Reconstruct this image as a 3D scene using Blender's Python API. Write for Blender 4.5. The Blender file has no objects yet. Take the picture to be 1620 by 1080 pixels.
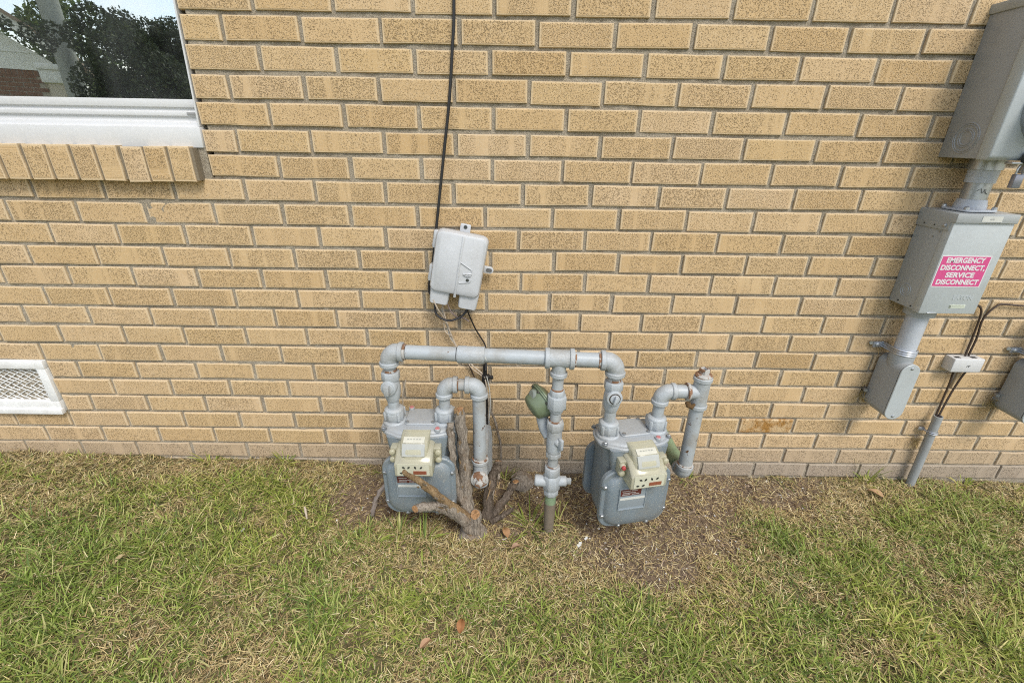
import bpy, bmesh, math, random
import numpy as np
from mathutils import Vector, Matrix
random.seed(7); rng = np.random.default_rng(11)
S = bpy.context.scene
C = S.collection
R = math.radians

# ------------------------------------------------------------------ camera
cam_d = bpy.data.cameras.new('camera'); cam = bpy.data.objects.new('camera', cam_d); C.objects.link(cam)
yaw, pitch, roll = R(0.6087), R(23.9946), R(1.0088)
fw = Vector((math.sin(yaw) * math.cos(pitch), math.cos(yaw) * math.cos(pitch), -math.sin(pitch)))
rt0 = Vector((math.cos(yaw), -math.sin(yaw), 0)); up0 = rt0.cross(fw)
rt = rt0 * math.cos(roll) + up0 * math.sin(roll); upv = up0 * math.cos(roll) - rt0 * math.sin(roll)
CAM = Vector((-0.0136, -1.4011, 1.1514))
cam.matrix_world = Matrix(((rt.x, upv.x, -fw.x, CAM.x), (rt.y, upv.y, -fw.y, CAM.y), (rt.z, upv.z, -fw.z, CAM.z), (0, 0, 0, 1)))
cam_d.sensor_width = 36; cam_d.lens = 16.0; cam_d.clip_start = 0.02; cam_d.clip_end = 900
S.camera = cam
S.cycles.pixel_filter_type = 'BLACKMAN_HARRIS'; S.cycles.filter_width = 1.1; S.cycles.use_denoising = False

# ------------------------------------------------------------------ sky, sun, exposure
SUN_EL, SUN_AZ = R(52), R(155)      # azimuth measured from +Y towards +X
w = bpy.data.worlds.new('World'); S.world = w; w.use_nodes = True
wn = w.node_tree; wn.nodes.clear()
sky = wn.nodes.new('ShaderNodeTexSky'); sky.sky_type = 'NISHITA'; sky.sun_disc = False
sky.sun_elevation = SUN_EL; sky.sun_rotation = SUN_AZ; sky.dust_density = 0.6; sky.air_density = 1.0
tc = wn.nodes.new('ShaderNodeTexCoord')
nz = wn.nodes.new('ShaderNodeTexNoise'); nz.inputs['Scale'].default_value = 2.6; nz.inputs['Detail'].default_value = 7
nz.inputs['Roughness'].default_value = 0.6
rp = wn.nodes.new('ShaderNodeValToRGB'); rp.color_ramp.elements[0].position = 0.38; rp.color_ramp.elements[1].position = 0.60
mx = wn.nodes.new('ShaderNodeMix'); mx.data_type = 'RGBA'
mx.inputs[7].default_value = (6.2, 5.95, 5.5, 1)
bg = wn.nodes.new('ShaderNodeBackground'); bg.inputs['Strength'].default_value = 0.14
wo = wn.nodes.new('ShaderNodeOutputWorld')
mpw = wn.nodes.new('ShaderNodeMapping'); mpw.inputs['Location'].default_value = (3.1, 0.4, 0.2)
wn.links.new(tc.outputs['Generated'], mpw.inputs['Vector']); wn.links.new(mpw.outputs['Vector'], nz.inputs['Vector'])
wn.links.new(nz.outputs['Fac'], rp.inputs['Fac']); wn.links.new(rp.outputs['Color'], mx.inputs[0])
wn.links.new(sky.outputs['Color'], mx.inputs[6]); wn.links.new(mx.outputs[2], bg.inputs['Color'])
wn.links.new(bg.outputs['Background'], wo.inputs['Surface'])
sd = bpy.data.lights.new('sun', 'SUN'); sd.energy = 1.4; sd.angle = R(18); sd.color = (1.0, 0.95, 0.87)
sun = bpy.data.objects.new('sun', sd); C.objects.link(sun)
sdir = Vector((math.sin(SUN_AZ) * math.cos(SUN_EL), math.cos(SUN_AZ) * math.cos(SUN_EL), math.sin(SUN_EL)))
sun.rotation_euler = sdir.to_track_quat('Z', 'Y').to_euler()
V = S.view_settings; V.view_transform = 'Standard'; V.look = 'None'; V.exposure = 1.10; V.gamma = 1.0; V.use_curve_mapping = False

# ------------------------------------------------------------------ geometry helpers
class G:
    def __init__(s): s.v = []; s.f = []
    def add(s, vs, fs):
        o = len(s.v); s.v += [tuple(p) for p in vs]; s.f += [tuple(i + o for i in f) for f in fs]; return s
    def box(s, c, d, M=None):
        x, y, z = d[0] / 2, d[1] / 2, d[2] / 2
        vs = [Vector((a * x, b * y, e * z)) for a in (-1, 1) for b in (-1, 1) for e in (-1, 1)]
        if M: vs = [M @ p for p in vs]
        c = Vector(c)
        return s.add([p + c for p in vs], [(0, 1, 3, 2), (4, 6, 7, 5), (0, 4, 5, 1), (2, 3, 7, 6), (0, 2, 6, 4), (1, 5, 7, 3)])
    def bb(s, x0, x1, y0, y1, z0, z1): return s.box(((x0 + x1) / 2, (y0 + y1) / 2, (z0 + z1) / 2), (x1 - x0, y1 - y0, z1 - z0))
    def lathe(s, prof, org, axis, seg=20, cap0=True, cap1=True, rot=0.0, sx=1.0):
        a = Vector(axis).normalized(); t = Vector((0, 0, 1)) if abs(a.z) < 0.9 else Vector((0, -1, 0))
        u = t.cross(a).normalized(); v = a.cross(u); org = Vector(org)
        vs = []; fs = []
        for h, r in prof:
            for k in range(seg):
                an = 2 * math.pi * k / seg + rot
                vs.append(org + a * h + (u * math.cos(an) * sx + v * math.sin(an)) * r)
        for i in range(len(prof) - 1):
            for k in range(seg):
                k2 = (k + 1) % seg
                fs.append((i * seg + k, i * seg + k2, (i + 1) * seg + k2, (i + 1) * seg + k))
        if cap0: fs.append(tuple(range(seg - 1, -1, -1)))
        if cap1: fs.append(tuple((len(prof) - 1) * seg + k for k in range(seg)))
        return s.add(vs, fs)
    def cyl(s, p0, p1, r, seg=18, r1=None):
        p0 = Vector(p0); p1 = Vector(p1); d = p1 - p0
        return s.lathe([(0, r), (d.length, r if r1 is None else r1)], p0, d, seg)
    def tube(s, path, r, seg=12, cap=True):
        P = [Vector(p) for p in path]; n = len(P)
        rs = r if isinstance(r, (list, tuple)) else [r] * n
        T = []
        for i in range(n):
            a = P[max(i - 1, 0)]; b = P[min(i + 1, n - 1)]; T.append((b - a).normalized())
        ref = Vector((0, 0, 1)) if abs(T[0].z) < 0.9 else Vector((1, 0, 0))
        u = ref.cross(T[0]).normalized(); vs = []; fs = []
        for i in range(n):
            u = (u - T[i] * u.dot(T[i])).normalized(); v = T[i].cross(u)
            for k in range(seg):
                an = 2 * math.pi * k / seg
                vs.append(P[i] + (u * math.cos(an) + v * math.sin(an)) * rs[i])
        for i in range(n - 1):
            for k in range(seg):
                k2 = (k + 1) % seg
                fs.append((i * seg + k, i * seg + k2, (i + 1) * seg + k2, (i + 1) * seg + k))
        if cap: fs.append(tuple(range(seg - 1, -1, -1))); fs.append(tuple((n - 1) * seg + k for k in range(seg)))
        return s.add(vs, fs)
    def prism(s, poly, org, ux, uy, dep):
        org = Vector(org); ux = Vector(ux); uy = Vector(uy); dep = Vector(dep); n = len(poly)
        vs = [org + ux * a + uy * b for a, b in poly]; vs += [p + dep for p in vs]
        fs = [tuple(range(n)), tuple(range(2 * n - 1, n - 1, -1))] + [(i, i + n, (i + 1) % n + n, (i + 1) % n) for i in range(n)]
        return s.add(vs, fs)
    def loft(s, rings, cap=True):
        n = len(rings[0]); vs = [p for r in rings for p in r]; fs = []
        for i in range(len(rings) - 1):
            for k in range(n):
                k2 = (k + 1) % n; fs.append((i * n + k, i * n + k2, (i + 1) * n + k2, (i + 1) * n + k))
        if cap: fs.append(tuple(range(n - 1, -1, -1))); fs.append(tuple((len(rings) - 1) * n + k for k in range(n)))
        return s.add(vs, fs)

def rrect(w, h, r, n=5, cx=0, cy=0):
    out = []
    for sx, sy, a0 in ((1, 1, 0), (-1, 1, 90), (-1, -1, 180), (1, -1, 270)):
        for k in range(n + 1):
            a = R(a0 + 90 * k / n); out.append((cx + sx * (w / 2 - r) + r * math.cos(a), cy + sy * (h / 2 - r) + r * math.sin(a)))
    return out

def curve_pts(P, n=6):
    P = [Vector(p) for p in P]; out = []
    for i in range(len(P) - 1):
        p0 = P[max(i - 1, 0)]; p1 = P[i]; p2 = P[i + 1]; p3 = P[min(i + 2, len(P) - 1)]
        for k in range(n):
            t = k / n
            out.append(0.5 * ((2 * p1) + (p2 - p0) * t + (2 * p0 - 5 * p1 + 4 * p2 - p3) * t * t + (3 * p1 - p0 - 3 * p2 + p3) * t ** 3))
    out.append(P[-1]); return out

def mesh(name, g, bevel=0, ang=35, seg=2, flat=False):
    me = bpy.data.meshes.new(name); me.from_pydata([tuple(p) for p in g.v], [], g.f); me.update()
    bm = bmesh.new(); bm.from_mesh(me)
    bmesh.ops.recalc_face_normals(bm, faces=bm.faces)
    if bevel:
        ed = [e for e in bm.edges if len(e.link_faces) == 2 and e.calc_face_angle(0) > R(ang)]
        bmesh.ops.bevel(bm, geom=ed, offset=bevel, segments=seg, affect='EDGES', clamp_overlap=True, profile=0.5)
    bm.to_mesh(me); bm.free()
    if not flat:
        me.polygons.foreach_set('use_smooth', [True] * len(me.polygons)); me.set_sharp_from_angle(angle=R(ang if not bevel else 50))
    return me

def obj(name, g, mat, parent=None, bevel=0, ang=35, seg=2, flat=False):
    me = g if isinstance(g, bpy.types.Mesh) else mesh(name, g, bevel, ang, seg, flat)
    if mat: me.materials.clear(); me.materials.append(mat)
    o = bpy.data.objects.new(name, me); C.objects.link(o)
    if parent: attach(o, parent)
    return o
def attach(o, parent):
    o.parent = parent
    o.matrix_parent_inverse = world_of(parent).inverted()
def world_of(o):
    M = o.matrix_basis.copy()
    if o.parent: M = world_of(o.parent) @ o.matrix_parent_inverse @ M
    return M
def tag(o, label, cat, group=None):
    o['label'] = label; o['category'] = cat
    if group: o['group'] = group
    return o
def thing(name, label, cat, loc=(0, 0, 0), group=None):
    o = bpy.data.objects.new(name, None); C.objects.link(o); o.location = loc; o.empty_display_size = 0.05
    return tag(o, label, cat, group)
def dup(o, parent=None):
    c = o.copy(); C.objects.link(c)
    if parent: c.parent = parent; c.matrix_parent_inverse = o.matrix_parent_inverse.copy()
    for ch in [x for x in bpy.data.objects if x.parent == o]: dup(ch, c)
    return c

# ------------------------------------------------------------------ materials
def nd(nt, t, props=None, **ins):
    n = nt.nodes.new('ShaderNode' + t)
    for k, v in (props or {}).items(): setattr(n, k, v)
    for k, v in ins.items():
        key = int(k[1:]) if k[0] == 'i' and k[1:].isdigit() else k.replace('_', ' ')
        if isinstance(v, bpy.types.NodeSocket): nt.links.new(v, n.inputs[key])
        else: n.inputs[key].default_value = v
    return n
def newmat(name, rough=0.6, metal=0.0, spec=0.5):
    m = bpy.data.materials.new(name); m.use_nodes = True; nt = m.node_tree
    b = nt.nodes['Principled BSDF']; b.inputs['Roughness'].default_value = rough; b.inputs['Metallic'].default_value = metal
    b.inputs['Specular IOR Level'].default_value = spec
    return m, nt, b
def c4(c): return (c[0], c[1], c[2], 1)
def ramp(nt, fac, stops):
    r = nt.nodes.new('ShaderNodeValToRGB'); nt.links.new(fac, r.inputs['Fac'])
    el = r.color_ramp.elements
    while len(el) < len(stops): el.new(0.5)
    for e, (p, c) in zip(el, stops): e.position = p; e.color = c4(c) if not isinstance(c, (int, float)) else (c, c, c, 1)
    return r.outputs['Color']
def mixc(nt, fac, a, b, mode='MIX'):
    n = nt.nodes.new('ShaderNodeMix'); n.data_type = 'RGBA'; n.blend_type = mode
    for i, v in ((0, fac), (6, a), (7, b)):
        if isinstance(v, bpy.types.NodeSocket): nt.links.new(v, n.inputs[i])
        else: n.inputs[i].default_value = v if i == 0 else c4(v)
    return n.outputs[2]
def math_(nt, op, a, b=0.0, c=0.0):
    n = nt.nodes.new('ShaderNodeMath'); n.operation = op
    for i, v in enumerate((a, b, c)):
        if isinstance(v, bpy.types.NodeSocket): nt.links.new(v, n.inputs[i])
        else: n.inputs[i].default_value = v
    return n.outputs[0]
def coords(nt, scale=None, rnd=False):
    o = nt.nodes.new('ShaderNodeTexCoord').outputs['Object']
    if scale:
        m = nt.nodes.new('ShaderNodeMapping'); nt.links.new(o, m.inputs['Vector']); m.inputs['Scale'].default_value = scale; o = m.outputs['Vector']
    if rnd:
        oi = nt.nodes.new('ShaderNodeObjectInfo')
        a = nt.nodes.new('ShaderNodeVectorMath'); a.operation = 'SCALE'; a.inputs[0].default_value = (37.1, 11.3, 53.7); nt.links.new(oi.outputs['Random'], a.inputs['Scale'])
        s = nt.nodes.new('ShaderNodeVectorMath'); s.operation = 'ADD'; nt.links.new(o, s.inputs[0]); nt.links.new(a.outputs[0], s.inputs[1]); o = s.outputs[0]
    return o
def noise(nt, vec, scale, detail=3, rough=0.55, dist=0.0):
    return nd(nt, 'TexNoise', None, Vector=vec, Scale=scale, Detail=detail, Roughness=rough, Distortion=dist).outputs['Fac']
def bump(nt, b, h, dist, strength=1.0, prev=None):
    n = nd(nt, 'Bump', None, Height=h, Distance=dist, Strength=strength)
    if prev: nt.links.new(prev, n.inputs['Normal'])
    nt.links.new(n.outputs['Normal'], b.inputs['Normal']); return n.outputs['Normal']

KB = 0.83
def paint(name, col, rough=0.45, dirt=(0.20, 0.17, 0.13), dirt_amt=0.35, chip=None, chip_lo=0.68, metal=0.0, speck=0.0, bmp=0.0006):
    col = tuple(x * KB for x in col); dirt = tuple(x * KB for x in dirt)
    m, nt, b = newmat(name, rough, metal)
    v = coords(nt)
    n1 = noise(nt, v, 14, 5, 0.6); n2 = noise(nt, v, 160, 3, 0.6)
    k = math_(nt, 'MULTIPLY', ramp(nt, n1, [(0.45, 0.0), (0.75, 1.0)]), dirt_amt)
    c = mixc(nt, k, col, dirt)
    c = mixc(nt, math_(nt, 'MULTIPLY', ramp(nt, n2, [(0.45, 0.0), (0.7, 1.0)]), 0.22), c, tuple(min(1, x * 1.3) for x in col))
    if speck:
        n4 = noise(nt, v, 420, 2, 0.5)
        c = mixc(nt, math_(nt, 'MULTIPLY', ramp(nt, n4, [(0.62, 0.0), (0.7, 1.0)]), speck), c, (0.5, 0.46, 0.38))
    h = n2
    if chip:
        n3 = noise(nt, v, 46, 4, 0.62, 0.6)
        f = ramp(nt, n3, [(chip_lo, 0.0), (chip_lo + 0.025, 1.0)])
        c = mixc(nt, f, c, chip)
        b.inputs['Roughness'].default_value = rough
    nt.links.new(c, b.inputs['Base Color'])
    bump(nt, b, h, bmp, 0.6)
    return m
def plain(name, col, rough=0.5, metal=0.0, var=0.12, scale=60, bmp=0.0003):
    col = tuple(x * KB for x in col)
    m, nt, b = newmat(name, rough, metal); v = coords(nt)
    n = noise(nt, v, scale, 4)
    c = mixc(nt, n, tuple(x * (1 - var) for x in col), tuple(min(1, x * (1 + var)) for x in col))
    nt.links.new(c, b.inputs['Base Color']); bump(nt, b, n, bmp, 0.5); return m

def brick_mat(name, tone=(1, 1, 1), stain=None, relief=1.0, stain_lo=0.42):
    m, nt, b = newmat(name, 0.85, 0, 0.25)
    v = coords(nt, None, True)
    oi = nt.nodes.new('ShaderNodeObjectInfo')
    edge = nd(nt, 'Attribute', {'attribute_name': 'edge'}).outputs['Fac']
    hue = ramp(nt, oi.outputs['Random'], [(0.0, (0.545, 0.365, 0.170)), (0.2, (0.61, 0.438, 0.235)), (0.4, (0.57, 0.392, 0.192)), (0.6, (0.625, 0.452, 0.260)), (0.8, (0.58, 0.405, 0.195)), (1.0, (0.60, 0.422, 0.225))])
    def mp(s):
        q = nt.nodes.new('ShaderNodeMapping'); nt.links.new(v, q.inputs['Vector']); q.inputs['Scale'].default_value = s; return q.outputs['Vector']
    rndv = oi.outputs['Random']
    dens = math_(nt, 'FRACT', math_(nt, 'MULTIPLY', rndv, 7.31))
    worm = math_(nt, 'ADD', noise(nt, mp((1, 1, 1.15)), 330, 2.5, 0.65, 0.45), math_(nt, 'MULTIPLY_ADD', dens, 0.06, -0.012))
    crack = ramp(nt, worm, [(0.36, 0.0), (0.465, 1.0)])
    comb = math_(nt, 'MULTIPLY_ADD', noise(nt, mp((420, 1, 5)), 1.0, 2, 0.5), 0.45, 0.55)
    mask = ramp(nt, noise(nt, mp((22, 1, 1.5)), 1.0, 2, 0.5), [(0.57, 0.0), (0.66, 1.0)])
    h = mixc(nt, mask, crack, comb)
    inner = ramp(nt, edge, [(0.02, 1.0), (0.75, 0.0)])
    hh = math_(nt, 'ADD', math_(nt, 'MULTIPLY', math_(nt, 'SUBTRACT', 1.0, h), inner), math_(nt, 'MULTIPLY', math_(nt, 'SUBTRACT', 1.0, inner), 0.28))
    c = mixc(nt, ramp(nt, noise(nt, v, 16, 4, 0.6), [(0.3, 0.0), (0.72, 0.5)]), hue, (0.48, 0.325, 0.155))
    c = mixc(nt, math_(nt, 'MULTIPLY', ramp(nt, noise(nt, v, 260, 2), [(0.5, 0), (0.72, 1)]), 0.35), c, (0.68, 0.55, 0.37))
    c = mixc(nt, math_(nt, 'MULTIPLY', math_(nt, 'MULTIPLY', math_(nt, 'SUBTRACT', 1.0, mixc_val(nt, mask, crack)), inner), 0.32), c, (0.30, 0.185, 0.08))  # darker colour in the pits stands in for their occlusion shade
    c = mixc(nt, math_(nt, 'MULTIPLY', ramp(nt, edge, [(0.1, 0.0), (0.9, 1.0)]), 0.42), c, (0.70, 0.585, 0.40))
    if stain:
        s = ramp(nt, noise(nt, v, 26, 5, 0.65, 0.4), [(stain_lo, 0.0), (stain_lo + 0.16, 1.0)])
        c = mixc(nt, math_(nt, 'MULTIPLY', s, 0.85), c, stain)
    if tone != (1, 1, 1):
        c = mixc(nt, 0.62, c, mixc(nt, noise(nt, v, 30, 4), tuple(0.32 * t for t in tone), tuple(0.47 * t for t in tone)))
    c = mixc(nt, 1.0, c, (0.88, 0.885, 0.93), 'MULTIPLY')
    nt.links.new(c, b.inputs['Base Color'])
    n1 = bump(nt, b, math_(nt, 'SUBTRACT', 1.0, hh), 0.0030 * relief, 0.9)
    bump(nt, b, noise(nt, v, 500, 2), 0.0008, 0.7, n1)
    return m
def mixc_val(nt, mask, crack):      # painted crack shade only outside the combed bands
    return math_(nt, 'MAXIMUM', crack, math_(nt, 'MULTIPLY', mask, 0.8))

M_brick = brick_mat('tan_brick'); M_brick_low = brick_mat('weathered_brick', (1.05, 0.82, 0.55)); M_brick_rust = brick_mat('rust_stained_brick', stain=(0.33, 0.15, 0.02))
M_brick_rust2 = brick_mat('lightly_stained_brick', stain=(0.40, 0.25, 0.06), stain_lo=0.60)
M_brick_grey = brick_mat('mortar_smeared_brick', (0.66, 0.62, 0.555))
def mortar_mat():
    m, nt, b = newmat('mortar', 0.95, 0, 0.1); v = coords(nt)
    n1 = noise(nt, v, 9, 5, 0.65); n2 = noise(nt, v, 380, 3, 0.7)
    c = mixc(nt, ramp(nt, n1, [(0.3, 0.0), (0.7, 1.0)]), (0.35, 0.30, 0.225), (0.50, 0.44, 0.345))
    c = mixc(nt, math_(nt, 'MULTIPLY', ramp(nt, n2, [(0.42, 1.0), (0.6, 0.0)]), 0.6), c, (0.12, 0.10, 0.08))
    nt.links.new(c, b.inputs['Base Color']); bump(nt, b, n2, 0.004, 1.0); return m
M_mortar = mortar_mat()
GREY = (0.39, 0.425, 0.45)
M_pipe = paint('grey_pipe_paint', GREY, 0.42, (0.24, 0.21, 0.16), 0.6, (0.12, 0.065, 0.035), 0.705)
M_pipe_worn = paint('chipped_grey_pipe_paint', (0.39, 0.42, 0.44), 0.45, (0.25, 0.2, 0.13), 0.7, (0.10, 0.05, 0.025), 0.635)
M_fit = paint('grey_fitting_paint', (0.40, 0.432, 0.455), 0.5, (0.27, 0.24, 0.19), 0.6, (0.2, 0.12, 0.065), 0.725, bmp=0.0022)
M_rust = paint('rust', (0.25, 0.135, 0.075), 0.9, (0.09, 0.045, 0.025), 0.8, (0.38, 0.37, 0.35), 0.50, bmp=0.002)
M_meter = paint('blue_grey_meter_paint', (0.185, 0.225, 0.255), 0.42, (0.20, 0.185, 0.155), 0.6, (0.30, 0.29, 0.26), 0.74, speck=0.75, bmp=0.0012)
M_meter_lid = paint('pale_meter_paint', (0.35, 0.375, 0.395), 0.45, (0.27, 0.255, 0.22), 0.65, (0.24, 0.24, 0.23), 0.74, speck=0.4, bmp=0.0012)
M_bolt = plain('bolt_metal', (0.36, 0.38, 0.40), 0.35, 0.7)
M_index = plain('yellowed_index_plastic', (0.64, 0.61, 0.47), 0.2, 0, 0.08, 30)
for _m in (M_index,):
    _nt = _m.node_tree; _tr = nd(_nt, 'BsdfTransparent', None, Color=(0.85, 0.84, 0.66, 1)); _mx = _nt.nodes.new('ShaderNodeMixShader'); _mx.inputs[0].default_value = 0.42
    _nt.links.new(_nt.nodes['Principled BSDF'].outputs[0], _mx.inputs[1]); _nt.links.new(_tr.outputs[0], _mx.inputs[2]); _nt.links.new(_mx.outputs[0], _nt.nodes['Material Output'].inputs['Surface'])
M_index_clear = plain('clear_index_window', (0.40, 0.41, 0.38), 0.1, 0, 0.25, 22)
M_dial = plain('dial_plate', (0.58, 0.57, 0.45), 0.25, 0, 0.05)
M_dark = plain('dark_mark', (0.04, 0.045, 0.04), 0.5)
M_red = plain('red_seal', (0.40, 0.05, 0.05), 0.5, 0, 0.3)
M_redplate = plain('red_brown_plate', (0.13, 0.032, 0.028), 0.35, 0, 0.5, 300)
M_pinkmark = plain('faded_red_seal', (0.46, 0.17, 0.17), 0.6, 0, 0.25, 200)
M_label = plain('white_label', (0.62, 0.62, 0.58), 0.4)
M_silver = plain('stamped_tag', (0.33, 0.38, 0.42), 0.35, 0.2, 0.15, 300)
M_green = paint('green_regulator_paint', (0.165, 0.21, 0.13), 0.38, (0.08, 0.09, 0.05), 0.5, (0.34, 0.36, 0.36), 0.76)
M_greenpipe = paint('pale_green_pipe_paint', (0.22, 0.31, 0.19), 0.5, (0.2, 0.17, 0.1), 0.5, (0.1, 0.05, 0.02), 0.72)
M_brownpipe = paint('earth_stained_pipe', (0.19, 0.155, 0.115), 0.85, (0.09, 0.07, 0.05), 0.8, (0.25, 0.26, 0.2), 0.7)
M_phone = paint('pale_grey_plastic', (0.53, 0.545, 0.565), 0.4, (0.35, 0.33, 0.3), 0.3, None, bmp=0.0003)
M_phone_edge = M_phone
M_black = plain('black_rubber', (0.012, 0.011, 0.012), 0.5)
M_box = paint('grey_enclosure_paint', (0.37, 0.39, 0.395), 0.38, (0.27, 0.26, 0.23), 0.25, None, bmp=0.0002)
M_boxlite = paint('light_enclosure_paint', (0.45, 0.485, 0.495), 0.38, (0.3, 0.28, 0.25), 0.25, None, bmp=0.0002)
M_pvc = paint('grey_pvc', (0.33, 0.35, 0.36), 0.45, (0.25, 0.23, 0.2), 0.35, None, speck=0.3)
M_conduit = paint('pale_conduit', (0.50, 0.53, 0.58), 0.35, (0.33, 0.3, 0.26), 0.25, None)
M_galv = plain('galvanised_steel', (0.50, 0.52, 0.55), 0.38, 0.75, 0.2, 90)
M_white = paint('white_vinyl', (0.63, 0.635, 0.64), 0.35, (0.55, 0.52, 0.46), 0.18, None, bmp=0.0002)
M_whiteold = paint('chalky_white_paint', (0.80, 0.805, 0.80), 0.6, (0.35, 0.32, 0.27), 0.4, (0.3, 0.28, 0.25), 0.73, bmp=0.0012)
M_seam = plain('dark_gap', (0.03, 0.03, 0.03), 0.8)
M_pink = plain('pink_sticker', (0.62, 0.075, 0.24), 0.45, 0, 0.06, 40)
M_sticker_white = plain('sticker_white', (0.70, 0.68, 0.69), 0.45, 0, 0.04)
M_brown = plain('brown_cable', (0.055, 0.033, 0.022), 0.55)
M_wire = plain('beige_wire', (0.50, 0.42, 0.33), 0.6, 0, 0.3, 40)
M_wire2 = plain('grey_pink_wire', (0.34, 0.26, 0.25), 0.6, 0, 0.3, 40)
def bark_mat(name, a, b_, c_):
    m, nt, b = newmat(name, 0.95, 0, 0.15); v = coords(nt)
    n1 = noise(nt, coords(nt, (1, 1, 0.25)), 150, 5, 0.7, 0.8); n2 = noise(nt, v, 18, 4, 0.6); n3 = noise(nt, v, 420, 2)
    c = mixc(nt, ramp(nt, n1, [(0.35, 0.0), (0.65, 1.0)]), a, b_)
    c = mixc(nt, ramp(nt, n2, [(0.52, 0.0), (0.68, 0.7)]), c, c_)
    c = mixc(nt, ramp(nt, n3, [(0.62, 0.0), (0.7, 0.7)]), c, (0.42, 0.37, 0.3))
    nt.links.new(c, b.inputs['Base Color']); bump(nt, b, n1, 0.006, 1.0); return m
M_bark = bark_mat('shrub_bark', (0.12, 0.098, 0.078), (0.36, 0.31, 0.255), (0.19, 0.135, 0.09))
M_bark_dark = bark_mat('dark_shrub_bark', (0.055, 0.042, 0.032), (0.17, 0.135, 0.105), (0.10, 0.065, 0.042))
M_wood = bark_mat('split_wood', (0.15, 0.095, 0.05), (0.36, 0.25, 0.135), (0.13, 0.08, 0.045))
def cut_mat():
    m, nt, b = newmat('cut_wood', 0.85, 0, 0.2); v = coords(nt)
    n = noise(nt, v, 130, 4, 0.6, 1.0)
    nt.links.new(ramp(nt, n, [(0.3, (0.13, 0.075, 0.035)), (0.55, (0.36, 0.20, 0.095)), (0.8, (0.50, 0.36, 0.22))]), b.inputs['Base Color']); bump(nt, b, n, 0.003); return m
M_cut = cut_mat()
def attr_leaf(name, trans=0.25, rough=0.6):
    m, nt, b = newmat(name, rough, 0, 0.3)
    a = nd(nt, 'Attribute', {'attribute_name': 'col'}).outputs['Color']
    nt.links.new(a, b.inputs['Base Color'])
    tr = nd(nt, 'BsdfTranslucent', None, Color=a); mxs = nt.nodes.new('ShaderNodeMixShader'); mxs.inputs[0].default_value = trans
    nt.links.new(b.outputs[0], mxs.inputs[1]); nt.links.new(tr.outputs[0], mxs.inputs[2])
    nt.links.new(mxs.outputs[0], nt.nodes['Material Output'].inputs['Surface']); return m
M_blade = attr_leaf('grass_blade', 0.3); M_straw = attr_leaf('dry_blade', 0.15, 0.8); M_litter = attr_leaf('litter', 0.0, 0.9)

# ------------------------------------------------------------------ ground
def vnoise(x, y, s, seed):
    r = np.random.default_rng(seed); T = r.random((256, 256))
    X = np.asarray(x) * s + 91.3; Y = np.asarray(y) * s + 47.7
    xi = np.floor(X).astype(int); yi = np.floor(Y).astype(int); fx = X - xi; fy = Y - yi
    fx = fx * fx * (3 - 2 * fx); fy = fy * fy * (3 - 2 * fy)
    g = lambda a, b: T[a % 256, b % 256]
    return (g(xi, yi) * (1 - fx) + g(xi + 1, yi) * fx) * (1 - fy) + (g(xi, yi + 1) * (1 - fx) + g(xi + 1, yi + 1) * fx) * fy
def sstep(a, b, x): t = np.clip((x - a) / (b - a), 0, 1); return t * t * (3 - 2 * t)
def height(x, y):
    x = np.asarray(x, float); y = np.asarray(y, float)
    xc = np.clip(x, -2.4, 2.4)
    h = -0.024 * xc - 0.004 - 0.006 * np.clip(xc, -9, 0)
    near = sstep(-3.0, -1.0, y)
    d = ((vnoise(x, y, 9, 1) - 0.5) * 0.022 + (vnoise(x, y, 31, 2) - 0.5) * 0.010 + (vnoise(x, y, 90, 3) - 0.5) * 0.004)
    dirt = bare(x, y)
    return h * near + d * (0.3 + 0.7 * near) - 0.012 * dirt
def blob(x, y, cx, cy, rx, ry): return sstep(1.25, 0.7, np.sqrt(((x - cx) / rx) ** 2 + ((y - cy) / ry) ** 2) + (vnoise(x, y, 14, 5) - 0.5) * 0.5)
def bare(x, y):
    x = np.asarray(x, float); y = np.asarray(y, float)
    b = np.maximum.reduce([blob(x, y, -0.42, -0.14, 0.20, 0.17), blob(x, y, 0.0, -0.15, 0.5, 0.20), blob(x, y, 0.43, -0.22, 0.36, 0.22),
                           blob(x, y, 0.80, -0.08, 0.42, 0.12), blob(x, y, 0.44, -0.40, 0.16, 0.10)])
    return b
def dryness(x, y):
    x = np.asarray(x, float); y = np.asarray(y, float)
    w1 = sstep(-0.17, -0.03, y + (vnoise(x, y, 6, 8) - 0.5) * 0.16)
    d = np.maximum.reduce([w1, blob(x, y, 0.03, -0.33, 0.52, 0.20), blob(x, y, 0.45, -0.36, 0.42, 0.18), blob(x, y, -0.61, -0.77, 0.13, 0.09), blob(x, y, -1.60, -0.26, 0.26, 0.09) * 0.8,
                           blob(x, y, 0.95, -0.13, 0.5, 0.13)])
    pat = sstep(0.56, 0.80, vnoise(x, y, 5.5, 21) * 0.6 + vnoise(x, y, 13, 22) * 0.4)
    return np.clip(np.maximum(d * 0.9, pat * 0.62), 0, 1)

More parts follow.
